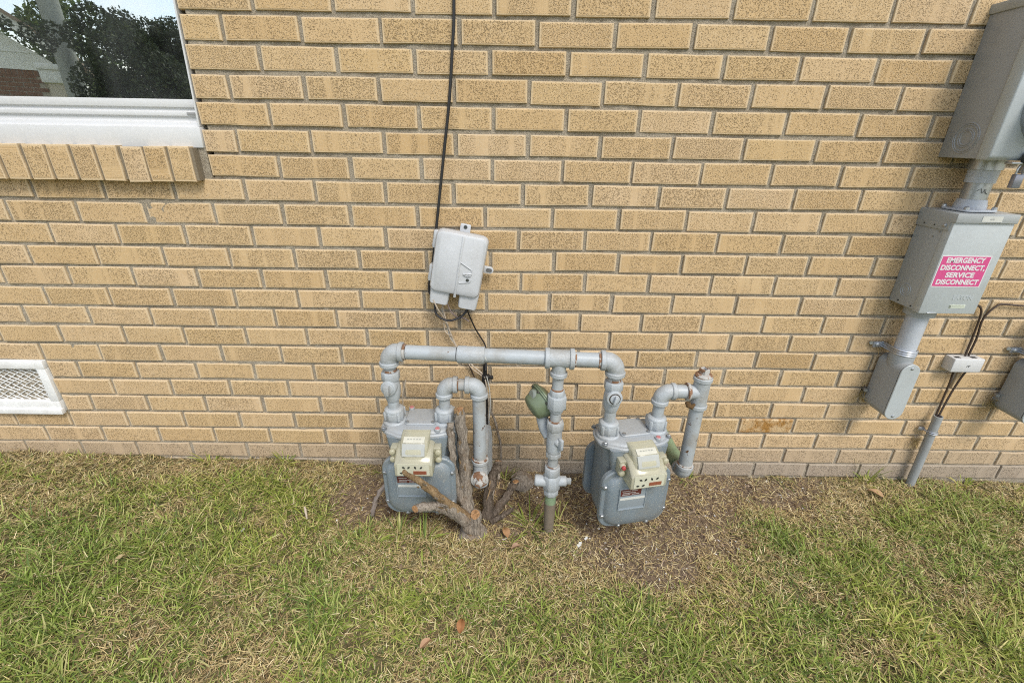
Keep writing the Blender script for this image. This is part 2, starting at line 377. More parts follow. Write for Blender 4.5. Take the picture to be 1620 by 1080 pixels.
def axis(pts): return np.concatenate(pts)
xs = axis([np.array([-400, -120, -40, -15, -7, -4.5, -3.2]), np.arange(-2.6, 2.61, 0.02), np.array([3.2, 4.5, 7, 15, 40, 120, 400])])
ys = axis([np.array([-400, -120, -40, -16, -8, -4, -2.4, -1.7, -1.3]), np.arange(-1.1, 0.041, 0.02), np.array([0.3, 12, 120, 400])])
GX, GY = np.meshgrid(xs, ys, indexing='ij'); GZ = height(GX, GY)
me = bpy.data.meshes.new('ground'); nx, ny = GX.shape
idx = np.arange(nx * ny).reshape(nx, ny)
quads = np.stack([idx[:-1, :-1], idx[1:, :-1], idx[1:, 1:], idx[:-1, 1:]], -1).reshape(-1, 4)
me.from_pydata(np.stack([GX, GY, GZ], -1).reshape(-1, 3).tolist(), [], quads.tolist()); me.update()
at = me.attributes.new('bare', 'FLOAT', 'POINT'); at.data.foreach_set('value', np.clip(bare(GX, GY), 0, 1).ravel().astype(np.float32))
at2 = me.attributes.new('open_lawn', 'FLOAT', 'POINT'); at2.data.foreach_set('value', np.maximum(sstep(2.1, 2.3, np.abs(GX - 0.025)), sstep(-0.95, -1.05, GY)).ravel().astype(np.float32))
me.polygons.foreach_set('use_smooth', [True] * len(me.polygons))
def ground_mat():
    m, nt, b = newmat('soil_and_turf', 0.95, 0, 0.1); v = coords(nt)
    n1 = noise(nt, v, 70, 5, 0.7); n2 = noise(nt, v, 7, 4); n3 = noise(nt, v, 240, 3, 0.7)
    soil = mixc(nt, n1, (0.10, 0.072, 0.048), (0.255, 0.19, 0.13))
    turf = mixc(nt, ramp(nt, n1, [(0.35, 0.0), (0.65, 1.0)]), (0.062, 0.052, 0.024), (0.21, 0.17, 0.09))
    turf = mixc(nt, ramp(nt, n2, [(0.4, 0.0), (0.7, 0.6)]), turf, (0.075, 0.085, 0.028))
    turf = mixc(nt, math_(nt, 'MULTIPLY', nd(nt, 'Attribute', {'attribute_name': 'open_lawn'}).outputs['Fac'], 0.85), turf, mixc(nt, n3, (0.09, 0.10, 0.032), (0.24, 0.25, 0.095)))
    a = nd(nt, 'Attribute', {'attribute_name': 'bare'}).outputs['Fac']
    c = mixc(nt, a, turf, soil)
    c = mixc(nt, math_(nt, 'MULTIPLY', ramp(nt, n3, [(0.62, 0.0), (0.72, 1.0)]), 0.6), c, (0.34, 0.27, 0.19))
    nt.links.new(c, b.inputs['Base Color']); bump(nt, b, n1, 0.012, 0.9, bump(nt, b, n3, 0.004, 0.8)); return m
gr = obj('ground', me, ground_mat()); gr['kind'] = 'structure'; gr['label'] = 'soil and turf ground sloping gently along the brick wall'

# ------------------------------------------------------------------ blades (grass, straw)
def blade_mesh(name, pos, az, L, wd, lean, curl, col, mat):
    n = len(pos); d = np.stack([np.cos(az), np.sin(az), np.zeros(n)], -1); sd_ = np.stack([-np.sin(az), np.cos(az), np.zeros(n)], -1)
    up_ = np.array([0, 0, 1.0]); ts = [0, 0.4, 0.75, 1.0]; ws = [0.8, 1.0, 0.7, 0.0]
    pts = []; p = pos.copy(); ang = lean.copy(); prev = 0
    tw = rng.normal(0, 0.5, n)
    V_ = np.zeros((n, 7, 3), np.float32)
    for i, (t, wv) in enumerate(zip(ts, ws)):
        seg = (t - prev) * L; prev = t
        p = p + (d * np.sin(ang)[:, None] + up_ * np.cos(ang)[:, None]) * seg[:, None]
        ang = ang + curl * 0.5
        s2 = sd_ * np.cos(tw)[:, None] + up_ * (np.sin(tw) * 0.6)[:, None]
        o = s2 * (wd * wv * 0.5)[:, None]
        if i < 3: V_[:, 2 * i] = p - o; V_[:, 2 * i + 1] = p + o
        else: V_[:, 6] = p
    base = (np.arange(n) * 7)[:, None]
    loops = np.concatenate([base + np.array([0, 1, 3, 2]), base + np.array([2, 3, 5, 4]), base + np.array([4, 5, 6])], 1).ravel().astype(np.int32)
    starts = (np.arange(n)[:, None] * 11 + np.array([0, 4, 8])).ravel().astype(np.int32)
    m = bpy.data.meshes.new(name); m.vertices.add(n * 7); m.loops.add(n * 11); m.polygons.add(n * 3)
    m.vertices.foreach_set('co', V_.ravel()); m.loops.foreach_set('vertex_index', loops); m.polygons.foreach_set('loop_start', starts)
    m.update(calc_edges=True)
    a = m.attributes.new('col', 'FLOAT_COLOR', 'POINT')
    cc = np.ones((n, 7, 4), np.float32); cc[:, :, :3] = col[:, None, :]
    cc[:, 5:, :3] *= 1.1; a.data.foreach_set('color', cc.ravel())
    return obj(name, m, mat)
def scatter(n, x0, x1, y0, y1): return rng.uniform(x0, x1, n), rng.uniform(y0, y1, n)
def greens(n, dry):
    base = np.array([[0.185, 0.245, 0.042], [0.265, 0.325, 0.066], [0.37, 0.39, 0.12], [0.105, 0.150, 0.034], [0.48, 0.44, 0.19]])
    k = rng.choice(5, n, p=[0.25, 0.26, 0.21, 0.17, 0.11]); c = base[k] * rng.uniform(0.75, 1.25, (n, 1))
    f = (rng.random(n) < dry * 0.5)[:, None] * rng.uniform(0.3, 0.9, (n, 1))
    return c * (1 - f) + np.array([0.33, 0.27, 0.12]) * f
def straws(n):
    base = np.array([[0.52, 0.405, 0.205], [0.39, 0.285, 0.135], [0.64, 0.55, 0.34], [0.25, 0.165, 0.085], [0.50, 0.425, 0.19]])
    k = rng.choice(5, n, p=[0.32, 0.25, 0.15, 0.16, 0.12]); return base[k] * rng.uniform(0.75, 1.2, (n, 1))
# green blades, partly gathered in tufts
def outside(x, y): return (np.abs(x - 0.025) > 2.17) | (y < -0.98)
def lawn(nt_, per, nloose, box, name, label, hole=False):
    tx, ty = scatter(nt_, *box)
    if hole: k_ = outside(tx, ty); tx, ty = tx[k_], ty[k_]; nt_ = len(tx)
    keep = rng.random(nt_) > np.maximum(dryness(tx, ty) * 0.72, sstep(0.25, 0.8, bare(tx, ty)) * 1.0); tx = tx[keep]; ty = ty[keep]
    T = np.repeat(np.arange(len(tx)), per); off = rng.normal(0, 0.012, (len(T), 2))
    px = tx[T] + off[:, 0]; py = ty[T] + off[:, 1]
    az = np.arctan2(off[:, 1], off[:, 0]) + rng.normal(0, 0.7, len(T)); tscale = rng.uniform(0.7, 1.35, len(tx))[T]
    lx, ly = scatter(nloose, *box)
    if hole: k_ = outside(lx, ly); lx, ly = lx[k_], ly[k_]; nloose = len(lx)
    k2 = rng.random(nloose) > np.maximum(dryness(lx, ly) * 0.78, sstep(0.15, 0.6, bare(lx, ly)) * 0.985)
    lx = lx[k2]; ly = ly[k2]
    px = np.concatenate([px, lx]); py = np.concatenate([py, ly]); az = np.concatenate([az, rng.uniform(0, 2 * np.pi, len(lx))])
    sc = np.concatenate([tscale, rng.uniform(0.6, 1.1, len(lx))])
    ok = py < -0.012; px, py, az, sc = px[ok], py[ok], az[ok], sc[ok]
    n = len(px); z = height(px, py) - 0.004; dr = dryness(px, py)
    L = rng.uniform(0.017, 0.050, n) * sc * (1 - 0.35 * dr) * (0.6 + 0.95 * vnoise(px, py, 11, 61)) * np.where(rng.random(n) < 0.03, 1.8, 1.0)
    hue = (vnoise(px, py, 4.5, 31) - 0.5)[:, None] * np.array([[0.42, 0.22, 0.25]])
    col = greens(n, dr) * (1 + hue)
    o = blade_mesh(name, np.stack([px, py, z], -1), az, L, rng.uniform(0.0016, 0.0040, n), rng.uniform(0.45, 1.35, n), rng.uniform(0.0, 1.1, n), col, M_blade)
    o['kind'] = 'stuff'; o['label'] = label; return o
lawn(10500, 11, 120000, (-2.15, 2.2, -0.98, 0.0), 'lawn_grass', 'short patchy green lawn grass growing up to the brick wall')
lawn(11000, 8, 70000, (-4.6, 4.6, -3.0, 0.0), 'outer_lawn_grass', 'more of the same short lawn in front of the camera', True)
def thatch(n, box, name, label, dens, hole=False):
    x, y = scatter(n, *box)
    if hole: k_ = outside(x, y); x, y = x[k_], y[k_]; n = len(x)
    b = bare(x, y); dr = dryness(x, y)
    p = np.clip(0.29 + 0.60 * dr, 0, 1) * (1 - 0.55 * sstep(0.35, 0.9, b)); k = (rng.random(n) < p * dens) & (y < -0.006); x = x[k]; y = y[k]; n = len(x)
    z = height(x, y) + rng.uniform(0.0, 0.008, n)
    o = blade_mesh(name, np.stack([x, y, z], -1), rng.uniform(0, 2 * np.pi, n), rng.uniform(0.008, 0.030, n) * np.where(rng.random(n) < 0.04, 1.8, 1), rng.uniform(0.0009, 0.0022, n), rng.uniform(1.15, 1.65, n), rng.uniform(-0.35, 0.5, n), straws(n), M_straw)
    o['kind'] = 'stuff'; o['label'] = label; return o
thatch(200000, (-2.15, 2.2, -0.98, 0.0), 'dry_grass', 'tan dead grass and clippings lying over the soil and lawn', 1.0)
thatch(110000, (-4.6, 4.6, -3.0, 0.0), 'outer_dry_grass', 'tan dead grass lying in the lawn before the camera', 1.0, True)
# crumbs of soil, bark chips and white paint flakes: one loose mass
def crumbs(n, name, label, cols, sz, box, fn):
    x, y = scatter(n, *box); k = rng.random(n) < fn(x, y); x = x[k]; y = y[k]; n = len(x); s = rng.uniform(*sz, n)
    z = height(x, y) + s * 0.3
    oct_ = np.array([[1, 0, 0], [-1, 0, 0], [0, 1, 0], [0, -1, 0], [0, 0, 0.6], [0, 0, -0.6]])
    P = oct_[None] * s[:, None, None] * rng.uniform(0.4, 1.5, (n, 6, 1)); a = rng.uniform(0, 6.28, n); ca, sa = np.cos(a), np.sin(a)
    st = rng.uniform(0.8, 2.4, n); X = P[:, :, 0] * st[:, None]; Y = P[:, :, 1]
    P2 = np.stack([X * ca[:, None] - Y * sa[:, None] + x[:, None], X * sa[:, None] + Y * ca[:, None] + y[:, None], P[:, :, 2] + z[:, None]], -1)
    F = np.array([[0, 2, 4], [2, 1, 4], [1, 3, 4], [3, 0, 4], [2, 0, 5], [1, 2, 5], [3, 1, 5], [0, 3, 5]])
    m = bpy.data.meshes.new(name); m.from_pydata(P2.reshape(-1, 3).tolist(), [], (np.arange(n)[:, None, None] * 6 + F).reshape(-1, 3).tolist()); m.update()
    c = np.array(cols)[rng.integers(0, len(cols), n)] * rng.uniform(0.7, 1.2, (n, 1)); cc = np.ones((n, 6, 4), np.float32); cc[:, :, :3] = c[:, None]
    at_ = m.attributes.new('col', 'FLOAT_COLOR', 'POINT'); at_.data.foreach_set('color', cc.ravel())
    o = obj(name, m, M_litter); o['kind'] = 'stuff'; o['label'] = label
crumbs(11000, 'soil_crumbs', 'brown soil crumbs and bark chips on the bare ground under the meters', [(0.13, 0.09, 0.06), (0.20, 0.145, 0.10), (0.28, 0.21, 0.15), (0.085, 0.058, 0.04)], (0.0015, 0.0055), (-0.8, 1.4, -0.55, -0.01), lambda x, y: np.clip(bare(x, y) + 0.06, 0, 1))
crumbs(700, 'paint_flakes', 'tiny white paint flakes strewn over the soil below the meters', [(0.75, 0.75, 0.73), (0.6, 0.58, 0.54)], (0.001, 0.0035), (-0.6, 1.3, -0.5, -0.02), lambda x, y: np.clip(bare(x, y) * 0.8, 0, 1))
#PART2
# ------------------------------------------------------------------ the brick house wall
house = thing('brick_house', 'tan brick house wall with mortar joints, white framed window and white vent', 'house')
H = 0.0667
JX = {
0:[-0.672,-0.469,-0.265,-0.06,0.143,0.347,0.55,0.755,0.96],
1:[-0.76,-0.558,-0.353,-0.15,0.053,0.255,0.459,0.662,0.866,1.065],
2:[-0.677,-0.475,-0.27,-0.069,0.136,0.344,0.552,0.757,0.963],
3:[-0.774,-0.571,-0.37,-0.168,0.036,0.237,0.44,0.642,0.845,1.05],
4:[-0.679,-0.473,-0.267,-0.062,0.141,0.343,0.548,0.755,0.959,1.163],
5:[-0.782,-0.576,-0.37,-0.167,0.037,0.241,0.448,0.65,0.855,1.056],
6:[-0.677,-0.472,-0.268,-0.064,0.139,0.34,0.542,0.745,0.95,1.153],
7:[-1.409,-1.202,-0.996,-0.79,-0.584,-0.38,-0.178,0.025,0.227,0.429,0.629,0.831,1.03,1.235,1.441],
8:[-1.507,-1.302,-1.098,-0.895,-0.691,-0.489,-0.288,-0.085,0.115,0.317,0.522,0.725,0.932,1.136],
9:[-1.405,-1.204,-1.0,-0.795,-0.593,-0.39,-0.187,0.016,0.22,0.424,0.627,0.83,1.033],
10:[-1.498,-1.291,-1.084,-0.882,-0.68,-0.478,-0.27,-0.071,0.129,0.329,0.53,0.731,0.93,1.136,1.342,1.548],
11:[-1.607,-1.402,-1.2,-0.998,-0.795,-0.592,-0.388,-0.181,0.026,0.23,0.434,0.635,0.839,1.041],
12:[-1.501,-1.297,-1.096,-0.894,-0.693,-0.49,-0.285,-0.085,0.12,0.323,0.522,0.729,0.94,1.144,1.351,1.559],
13:[-1.594,-1.386,-1.184,-0.981,-0.779,-0.578,-0.377,-0.175,0.022,0.224,0.428,0.632,0.834,1.035,1.238,1.442,1.653],
14:[-1.503,-1.294,-1.095,-0.888,-0.687,-0.484,-0.283,-0.079,0.127,0.329,0.533,0.737,0.941,1.147],
15:[-1.595,-1.397,-1.192,-0.985,-0.784,-0.58,-0.378,-0.176,0.027,0.229,0.431,0.637,0.842,1.042,1.243,1.448,1.65],
16:[-1.493,-1.293,-1.089,-0.889,-0.685,-0.48,-0.278,-0.075,0.129,0.333,0.536,0.742,0.944,1.15],
17:[-1.398,-1.194,-0.989,-0.784,-0.58,-0.377,-0.174,0.028,0.231,0.433,0.638,0.843,1.043,1.248,1.45,1.657],
18:[-1.497,-1.296,-1.093,-0.887,-0.681,-0.477,-0.274,-0.071,0.132,0.336,0.539,0.742,0.943,1.146,1.346,1.547,1.747],
19:[-1.797,-1.596,-1.391,-1.186,-0.984,-0.787,-0.583,-0.38,-0.177,0.026,0.229,0.432,0.635,0.841,1.044,1.247,1.455,1.654,1.861],
20:[-1.708,-1.502,-1.296,-1.092,-0.889,-0.682,-0.478,-0.274,-0.07,0.133,0.337,0.541,0.745,0.948,1.144,1.348,1.551,1.755],
21:[-1.603,-1.397,-1.193,-0.986,-0.787,-0.584,-0.38,-0.175,0.029,0.233,0.434,0.636,0.837,1.042,1.248,1.457,1.662,1.864],
22:[-0.279,-0.075,0.128,0.331,0.534,0.738,0.942,1.147,1.351,1.555,1.9]}
WIN_X = lambda z: -0.872 + (z - 1.2) * 0.042       # right edge of the window opening
WZ0, WZ1, WX0 = 1.118, 2.05, -1.95
EXT = 4.6
def row_joints(r):
    if r < 0: js = [-0.672 if r % 2 == 0 else -0.774]
    else: js = list(JX[r])
    while js[-1] < EXT: js.append(js[-1] + 0.2032)
    while js[0] > -EXT: js.insert(0, js[0] - 0.2032)
    return js
def proj(p):
    q = Vector(p) - CAM; zc = q.dot(fw); return (810 + 720 * q.dot(rt) / zc, 540 - 720 * q.dot(upv) / zc)
spec = []            # x0, x1, z, row
for r in range(-9, 23):
    z = 0.60 + (13 - r) * H; js = row_joints(r)
    for a, b_ in zip(js[:-1], js[1:]):
        hw = rng.normal(0.0058, 0.0008); x0, x1 = a + hw, b_ - hw
        x0 = max(x0, -EXT); x1 = min(x1, EXT)
        if 1.105 < z and z < WZ1 + 0.01:
            ex = WIN_X(z)
            if x1 > WX0 and x0 < ex:
                if x0 < WX0 - 0.05: x1 = WX0
                elif x1 > ex + 0.03: x0 = ex
                else: continue
        if r == 6:
            if x1 < -0.88 and x0 > -1.98: continue
            if x0 < -0.88 < x1: x0 = -0.873
        if r in (16, 17, 18):
            if x1 < -1.55 and x0 > -2.05: continue
            if x0 < -1.6 < x1: x0 = -1.592
        if x1 - x0 < 0.03: continue
        spec.append((x0, x1, z + rng.normal(0, 0.0009), r))
def brick_geo(L, hh, dp, jit, rr):
    xs_ = [-L / 2, -L / 6, L / 6, L / 2, L / 2, L / 6, -L / 6, -L / 2]; zs_ = [hh / 2] * 4 + [-hh / 2] * 4
    vs = []; ed = []
    j = rr.normal(0, jit, (8, 2))
    def ring(ins, y, e, k, insz=None):
        insz = ins if insz is None else insz
        for i in range(8):
            sx = 1 if xs_[i] > 0 else -1; sz = 1 if zs_[i] > 0 else -1; cor = i in (0, 3, 4, 7)
            vs.append((xs_[i] - (sx * ins if cor else 0) + j[i, 0] * k, y, zs_[i] - sz * insz + j[i, 1] * k)); ed.append(e)
    ring(0, dp, 1, 0); ring(0, 0.0018, 1, 1); ring(0.0011, 0.0002, 1, 1); ring(0.0085, 0.0, 0, 0.4, 0.0045)
    fs = [(q * 8 + i, q * 8 + (i + 1) % 8, (q + 1) * 8 + (i + 1) % 8, (q + 1) * 8 + i) for q in range(3) for i in range(8)]
    fs += [(24, 25, 30, 31), (25, 26, 29, 30), (26, 27, 28, 29)]
    return vs, fs, ed
def brick_mesh(L, hh, dp, jit, rr, mat):
    vs, fs, ed = brick_geo(L, hh, dp, jit, rr)
    m = bpy.data.meshes.new('brick'); m.from_pydata(vs, [], fs); m.update()
    a = m.attributes.new('edge', 'FLOAT', 'POINT'); a.data.foreach_set('value', ed)
    bm = bmesh.new(); bm.from_mesh(m); bmesh.ops.recalc_face_normals(bm, faces=bm.faces); bm.to_mesh(m); bm.free()
    m.materials.append(mat); return m
HB = 0.0572
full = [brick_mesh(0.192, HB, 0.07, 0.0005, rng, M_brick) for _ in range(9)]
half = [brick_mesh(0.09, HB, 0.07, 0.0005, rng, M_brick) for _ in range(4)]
def clone(ms, mat):
    out = []
    for m in ms:
        c = m.copy(); c.materials.clear(); c.materials.append(mat); out.append(c)
    return out
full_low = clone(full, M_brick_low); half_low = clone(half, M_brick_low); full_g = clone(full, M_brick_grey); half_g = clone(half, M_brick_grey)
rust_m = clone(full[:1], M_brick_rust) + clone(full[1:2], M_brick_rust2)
scored = []
for s_ in spec:
    x0, x1, z, r = s_
    P = [proj((x, 0, zz)) for x in np.linspace(x0, x1, 5) for zz in (z - 0.028, z, z + 0.028)]
    ins = sum(1 for u, v_ in P if 0 < u < 1620 and 0 < v_ < 1080) / len(P)
    area = abs(P[12][0] - P[0][0]) * abs(P[2][1] - P[0][1]) * ins
    if r == 22: area *= 0.25
    scored.append((area, s_))
scored.sort(key=lambda t: -t[0])
single = [s for a, s in scored if a > 0][:296]; rest = [s for s in (t[1] for t in scored) if s not in set(single)]
rg = G(); rg_e = []; rg_m = []
for (x0, x1, z, r) in rest:
    vs, fs, ed = brick_geo(x1 - x0, HB, 0.07, 0.0009, rng)
    rg.add([(p[0] + (x0 + x1) / 2, p[1], p[2] + z) for p in vs], fs); rg_e += ed; rg_m += [2 if r >= 22 else 1 if r == 21 else 0] * len(fs)
mr = bpy.data.meshes.new('brick_courses'); mr.from_pydata(rg.v, [], rg.f); mr.update()
aa = mr.attributes.new('edge', 'FLOAT', 'POINT'); aa.data.foreach_set('value', rg_e)
bm = bmesh.new(); bm.from_mesh(mr); bmesh.ops.recalc_face_normals(bm, faces=bm.faces); bm.to_mesh(mr); bm.free()
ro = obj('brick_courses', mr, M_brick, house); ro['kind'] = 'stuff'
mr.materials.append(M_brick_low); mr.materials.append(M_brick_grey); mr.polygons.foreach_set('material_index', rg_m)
for (x0, x1, z, r) in single:
    L = x1 - x0; F = full if L > 0.14 else half; base = 0.192 if L > 0.14 else 0.09
    if r >= 22: F = full_g if L > 0.14 else half_g
    elif r >= 20 and rng.random() < (-1 if r == 20 else 0.97): F = full_low if L > 0.14 else half_low
    k = int(rng.integers(len(F))); m = F[k]
    if r == 19 and 0.84 < (x0 + x1) / 2 < 1.04: m = rust_m[0]
    if r == 19 and (0.64 < (x0 + x1) / 2 < 0.84 or 1.05 < (x0 + x1) / 2 < 1.2): m = rust_m[1]
    o = bpy.data.objects.new('brick', m); C.objects.link(o)
    o.location = ((x0 + x1) / 2, rng.normal(0, 0.0009) + (0.004 if r == 22 else 0), z); o.scale = (L / base, 1, rng.uniform(0.985, 1.012) * (0.972 if r < 6 else 0.994))
    o.rotation_euler = (rng.normal(0, 0.010), rng.normal(0, 0.0035), rng.normal(0, 0.003))
    attach(o, house)
    if m in rust_m: o['label'] = 'brick stained with orange rust'
# mortar bed behind the brick faces, slightly uneven, open at the window
mxs_ = np.arange(-EXT + 0.004, EXT, 0.0125); mzs = np.arange(-0.12, 2.25, 0.011)
MX, MZ = np.meshgrid(mxs_, mzs, indexing='ij')
MY = 0.0062 + (vnoise(MX, MZ, 40, 41) - 0.5) * 0.004 + (vnoise(MX, MZ, 110, 42) - 0.5) * 0.0035
MY -= 0.0045 * np.clip(vnoise(MX, MZ, 5, 43) - 0.5, 0, 1) * 1.25 * (MX < 0.1)
ii = np.arange(MX.size).reshape(MX.shape)
q = np.stack([ii[:-1, :-1], ii[1:, :-1], ii[1:, 1:], ii[:-1, 1:]], -1).reshape(-1, 4)
cxq = (MX[:-1, :-1] + 0.006).ravel(); czq = (MZ[:-1, :-1] + 0.005).ravel()
q = q[~((cxq > WX0) & (cxq < WIN_X(czq) + 0.012) & (czq > 1.03) & (czq < WZ1))]
mm = bpy.data.meshes.new('mortar'); mm.from_pydata(np.stack([MX, MY, MZ], -1).reshape(-1, 3).tolist(), [], q.tolist()); mm.update()
mm.polygons.foreach_set('use_smooth', [True] * len(mm.polygons))
mo = obj('mortar', mm, M_mortar, house)
g = G(); g.bb(-EXT, EXT, 0.0, 0.2, -0.35, -0.035); obj('foundation', g, M_mortar, house)
# the solid of the house behind, with a dark room at the window
g = G(); g.bb(-EXT, WX0, 0.03, 0.25, -0.1, 2.4); g.bb(-0.84, EXT, 0.03, 0.25, -0.1, 2.4); g.bb(WX0, -0.84, 0.03, 0.25, -0.1, 1.02); g.bb(WX0, -0.84, 0.075, 0.25, WZ1, 2.4)
obj('backing_wall', g, M_mortar, house)
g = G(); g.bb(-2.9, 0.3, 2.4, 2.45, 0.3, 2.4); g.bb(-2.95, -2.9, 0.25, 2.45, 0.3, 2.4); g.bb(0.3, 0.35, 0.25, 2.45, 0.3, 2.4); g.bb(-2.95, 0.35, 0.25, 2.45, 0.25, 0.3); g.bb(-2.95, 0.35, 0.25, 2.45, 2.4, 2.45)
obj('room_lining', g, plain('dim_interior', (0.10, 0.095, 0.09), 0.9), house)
# eave soffit above, out of frame
g = G(); g.bb(-EXT, EXT, -0.35, 0.25, 2.42, 2.5); obj('soffit', g, M_white, house)

# rowlock sill bricks
sb = []
for k in range(4): sb.append(brick_mesh(0.093, 0.0585, 0.11, 0.0005, rng, M_brick))
for k in range(16):
    o = bpy.data.objects.new('sill_brick', sb[k % 4]); C.objects.link(o)
    x = -0.935 - k * 0.0665 + rng.normal(0, 0.001)
    o.location = (x, -0.030 + rng.normal(0, 0.001), 1.0705 + rng.normal(0, 0.0008)); o.rotation_euler = (0, R(90) + rng.normal(0, 0.006), 0)
    o.scale = (rng.uniform(0.99, 1.0), 1, rng.uniform(0.97, 1.0)); attach(o, house)
g = G(); g.bb(-2.0, -0.898, -0.0235, 0.06, 1.0275, 1.114); obj('sill_mortar', g, plain('dirty_sill_mortar', (0.22, 0.18, 0.125), 0.95, 0, 0.4, 200, 0.002), house)
g = G(); g.bb(-0.8975, -0.876, 0.001, 0.06, 1.030, 1.116); obj('sill_end_mortar', g, M_mortar, house)

# white window: part of the house, its pieces are sub-parts
def xr(z): return WIN_X(z) - 0.003
g = G()
zf = [1.118, 1.1165]
prof = [(-0.004, 1.1135), (-0.004, 1.166), (0.012, 1.168), (0.012, 1.178), (0.026, 1.180), (0.026, 1.192), (0.020, 1.194), (0.020, 1.205), (0.030, 1.207), (0.030, 1.214), (0.024, 1.216), (0.024, 1.236), (0.075, 1.238), (0.075, 1.1135)]
r0 = [Vector((WX0, y, z)) for y, z in prof]; r1 = [Vector((xr(z) + (0.0 if z < 1.17 else -0.006), y, z)) for y, z in prof]
g.loft([r0, r1]); win = obj('window', g, M_white, house, bevel=0.0012)
g = G()
for (y0, y1, z0, z1, in0, wd) in ((-0.001, 0.07, 1.168, WZ1, 0.0, 0.0045), ):
    a = [Vector((xr(z0) - wd, y0, z0)), Vector((xr(z0), y0, z0)), Vector((xr(z0), y1, z0)), Vector((xr(z0) - wd, y1, z0))]
    b_ = [Vector((xr(z1) - wd, y0, z1)), Vector((xr(z1), y0, z1)), Vector((xr(z1), y1, z1)), Vector((xr(z1) - wd, y1, z1))]
    g.loft([a, b_])
g.bb(WX0, WX0 + 0.05, 0.0, 0.07, 1.238, WZ1); g.bb(WX0 + 0.05, -0.86, 0.0, 0.07, WZ1 - 0.05, WZ1)
obj('frame', g, M_white, win)
g = G(); g.bb(-0.915, -0.893, 0.017, 0.0195, 1.1975, 1.2035); obj('weep_slot', g, plain('slot_grey', (0.3, 0.3, 0.3), 0.6), win)
m_, nt, b = newmat('window_glass', 0.0)
gl = nd(nt, 'BsdfGlossy', None, Roughness=0.0, Color=(0.95, 0.98, 0.97, 1)); tr = nd(nt, 'BsdfTransparent', None, Color=(0.75, 0.8, 0.78, 1))
ms_ = nt.nodes.new('ShaderNodeMixShader'); ms_.inputs[0].default_value = 0.5
nt.links.new(tr.outputs[0], ms_.inputs[1]); nt.links.new(gl.outputs[0], ms_.inputs[2])
df = nd(nt, 'BsdfDiffuse', None, Color=(0.7, 0.72, 0.72, 1)); mf = nt.nodes.new('ShaderNodeMixShader'); vv = coords(nt, (1, 1, 0.5))
nt.links.new(math_(nt, 'MULTIPLY_ADD', ramp(nt, noise(nt, vv, 9, 4, 0.6, 0.8), [(0.35, 0.0), (0.75, 1.0)]), 0.03, 0.006), mf.inputs[0])
nt.links.new(ms_.outputs[0], mf.inputs[1]); nt.links.new(df.outputs[0], mf.inputs[2]); nt.links.new(mf.outputs[0], nt.nodes['Material Output'].inputs['Surface'])
g = G(); g.bb(WX0 + 0.05, -0.868, 0.046, 0.050, 1.236, WZ1 - 0.05); obj('pane', g, m_, win)

# foundation vent
g = G(); vx0, vx1, vz0, vz1 = -2.005, -1.5985, 0.2315, 0.4345; bw = 0.030
g.bb(vx0, vx1, -0.010, 0.02, vz1 - bw, vz1); g.bb(vx0, vx1, -0.010, 0.02, vz0, vz0 + 0.045); g.bb(vx0, vx0 + bw, -0.0095, 0.02, vz0 + 0.045, vz1 - bw); g.bb(vx1 - bw, vx1, -0.0095, 0.02, vz0 + 0.045, vz1 - bw)
g.bb(vx0, vx1 + 0.002, -0.018, -0.002, vz0 - 0.004, vz0 + 0.016)
vent = obj('foundation_vent', g, M_whiteold, house, bevel=0.0011)
g = G(); gx0, gx1, gz0, gz1 = vx0 + bw, vx1 - bw, vz0 + 0.045, vz1 - bw
def clipline(p, d):
    ts = []
    t0, t1 = -9, 9
    for o_, dd, lo, hi in ((p[0], d[0], gx0 - 0.004, gx1 + 0.004), (p[1], d[1], gz0 - 0.004, gz1 + 0.004)):
        a, b2 = sorted(((lo - o_) / dd, (hi - o_) / dd)); t0 = max(t0, a); t1 = min(t1, b2)
    return (t0, t1) if t1 - t0 > 0.01 else None
for k in range(-40, 60):
    for sg in (1, -1):
        p = (gx0 + k * 0.029, gz0 if sg > 0 else gz1); d = (0.029, 0.0175 * sg); c_ = clipline(p, d)
        if c_:
            path = []
            for i in range(9):
                t = c_[0] + (c_[1] - c_[0]) * i / 8; x, z = p[0] + d[0] * t, p[1] + d[1] * t
                path.append((x, 0.004 + 0.0025 * sg * math.sin(t * math.pi) + random.uniform(-0.0006, 0.0006), z + random.uniform(-0.0004, 0.0004)))
            g.tube(path, 0.0017, 5)
obj('wire_mesh', g, M_whiteold, vent)
g = G(); g.bb(gx0, gx1, 0.0095, 0.012, gz0, gz1); obj('dusty_screen', g, plain('dusty_screen', (0.30, 0.295, 0.285), 0.9, 0, 0.7, 60), vent)
#PART3
# ------------------------------------------------------------------ gas pipework
def band(g, p, ax, r, w_=0.012, seg=20):
    p = Vector(p); a = Vector(ax).normalized()
    g.lathe([(-w_ / 2, r * 0.93), (-w_ * 0.36, r), (w_ * 0.36, r), (w_ / 2, r * 0.93)], p, a, seg)
def elbow(g, corner, d1, d2, Rb, r, lip=None):
    c = Vector(corner); a = Vector(d1).normalized(); b_ = Vector(d2).normalized(); ctr = c + (a + b_) * Rb
    path = [c + a * (Rb + 0.010)]
    for k in range(11):
        t = k / 10 * math.pi / 2; path.append(ctr - b_ * Rb * math.cos(t) - a * Rb * math.sin(t))
    path.append(c + b_ * (Rb + 0.010)); rs = [r] * len(path)
    for i in range(3, 10): rs[i] = r * 1.04
    g.tube(path, rs, 22)
    lip = lip or r * 1.16
    band(g, c + a * (Rb + 0.006), a, lip, 0.013, 22); band(g, c + b_ * (Rb + 0.006), b_, lip, 0.013, 22)
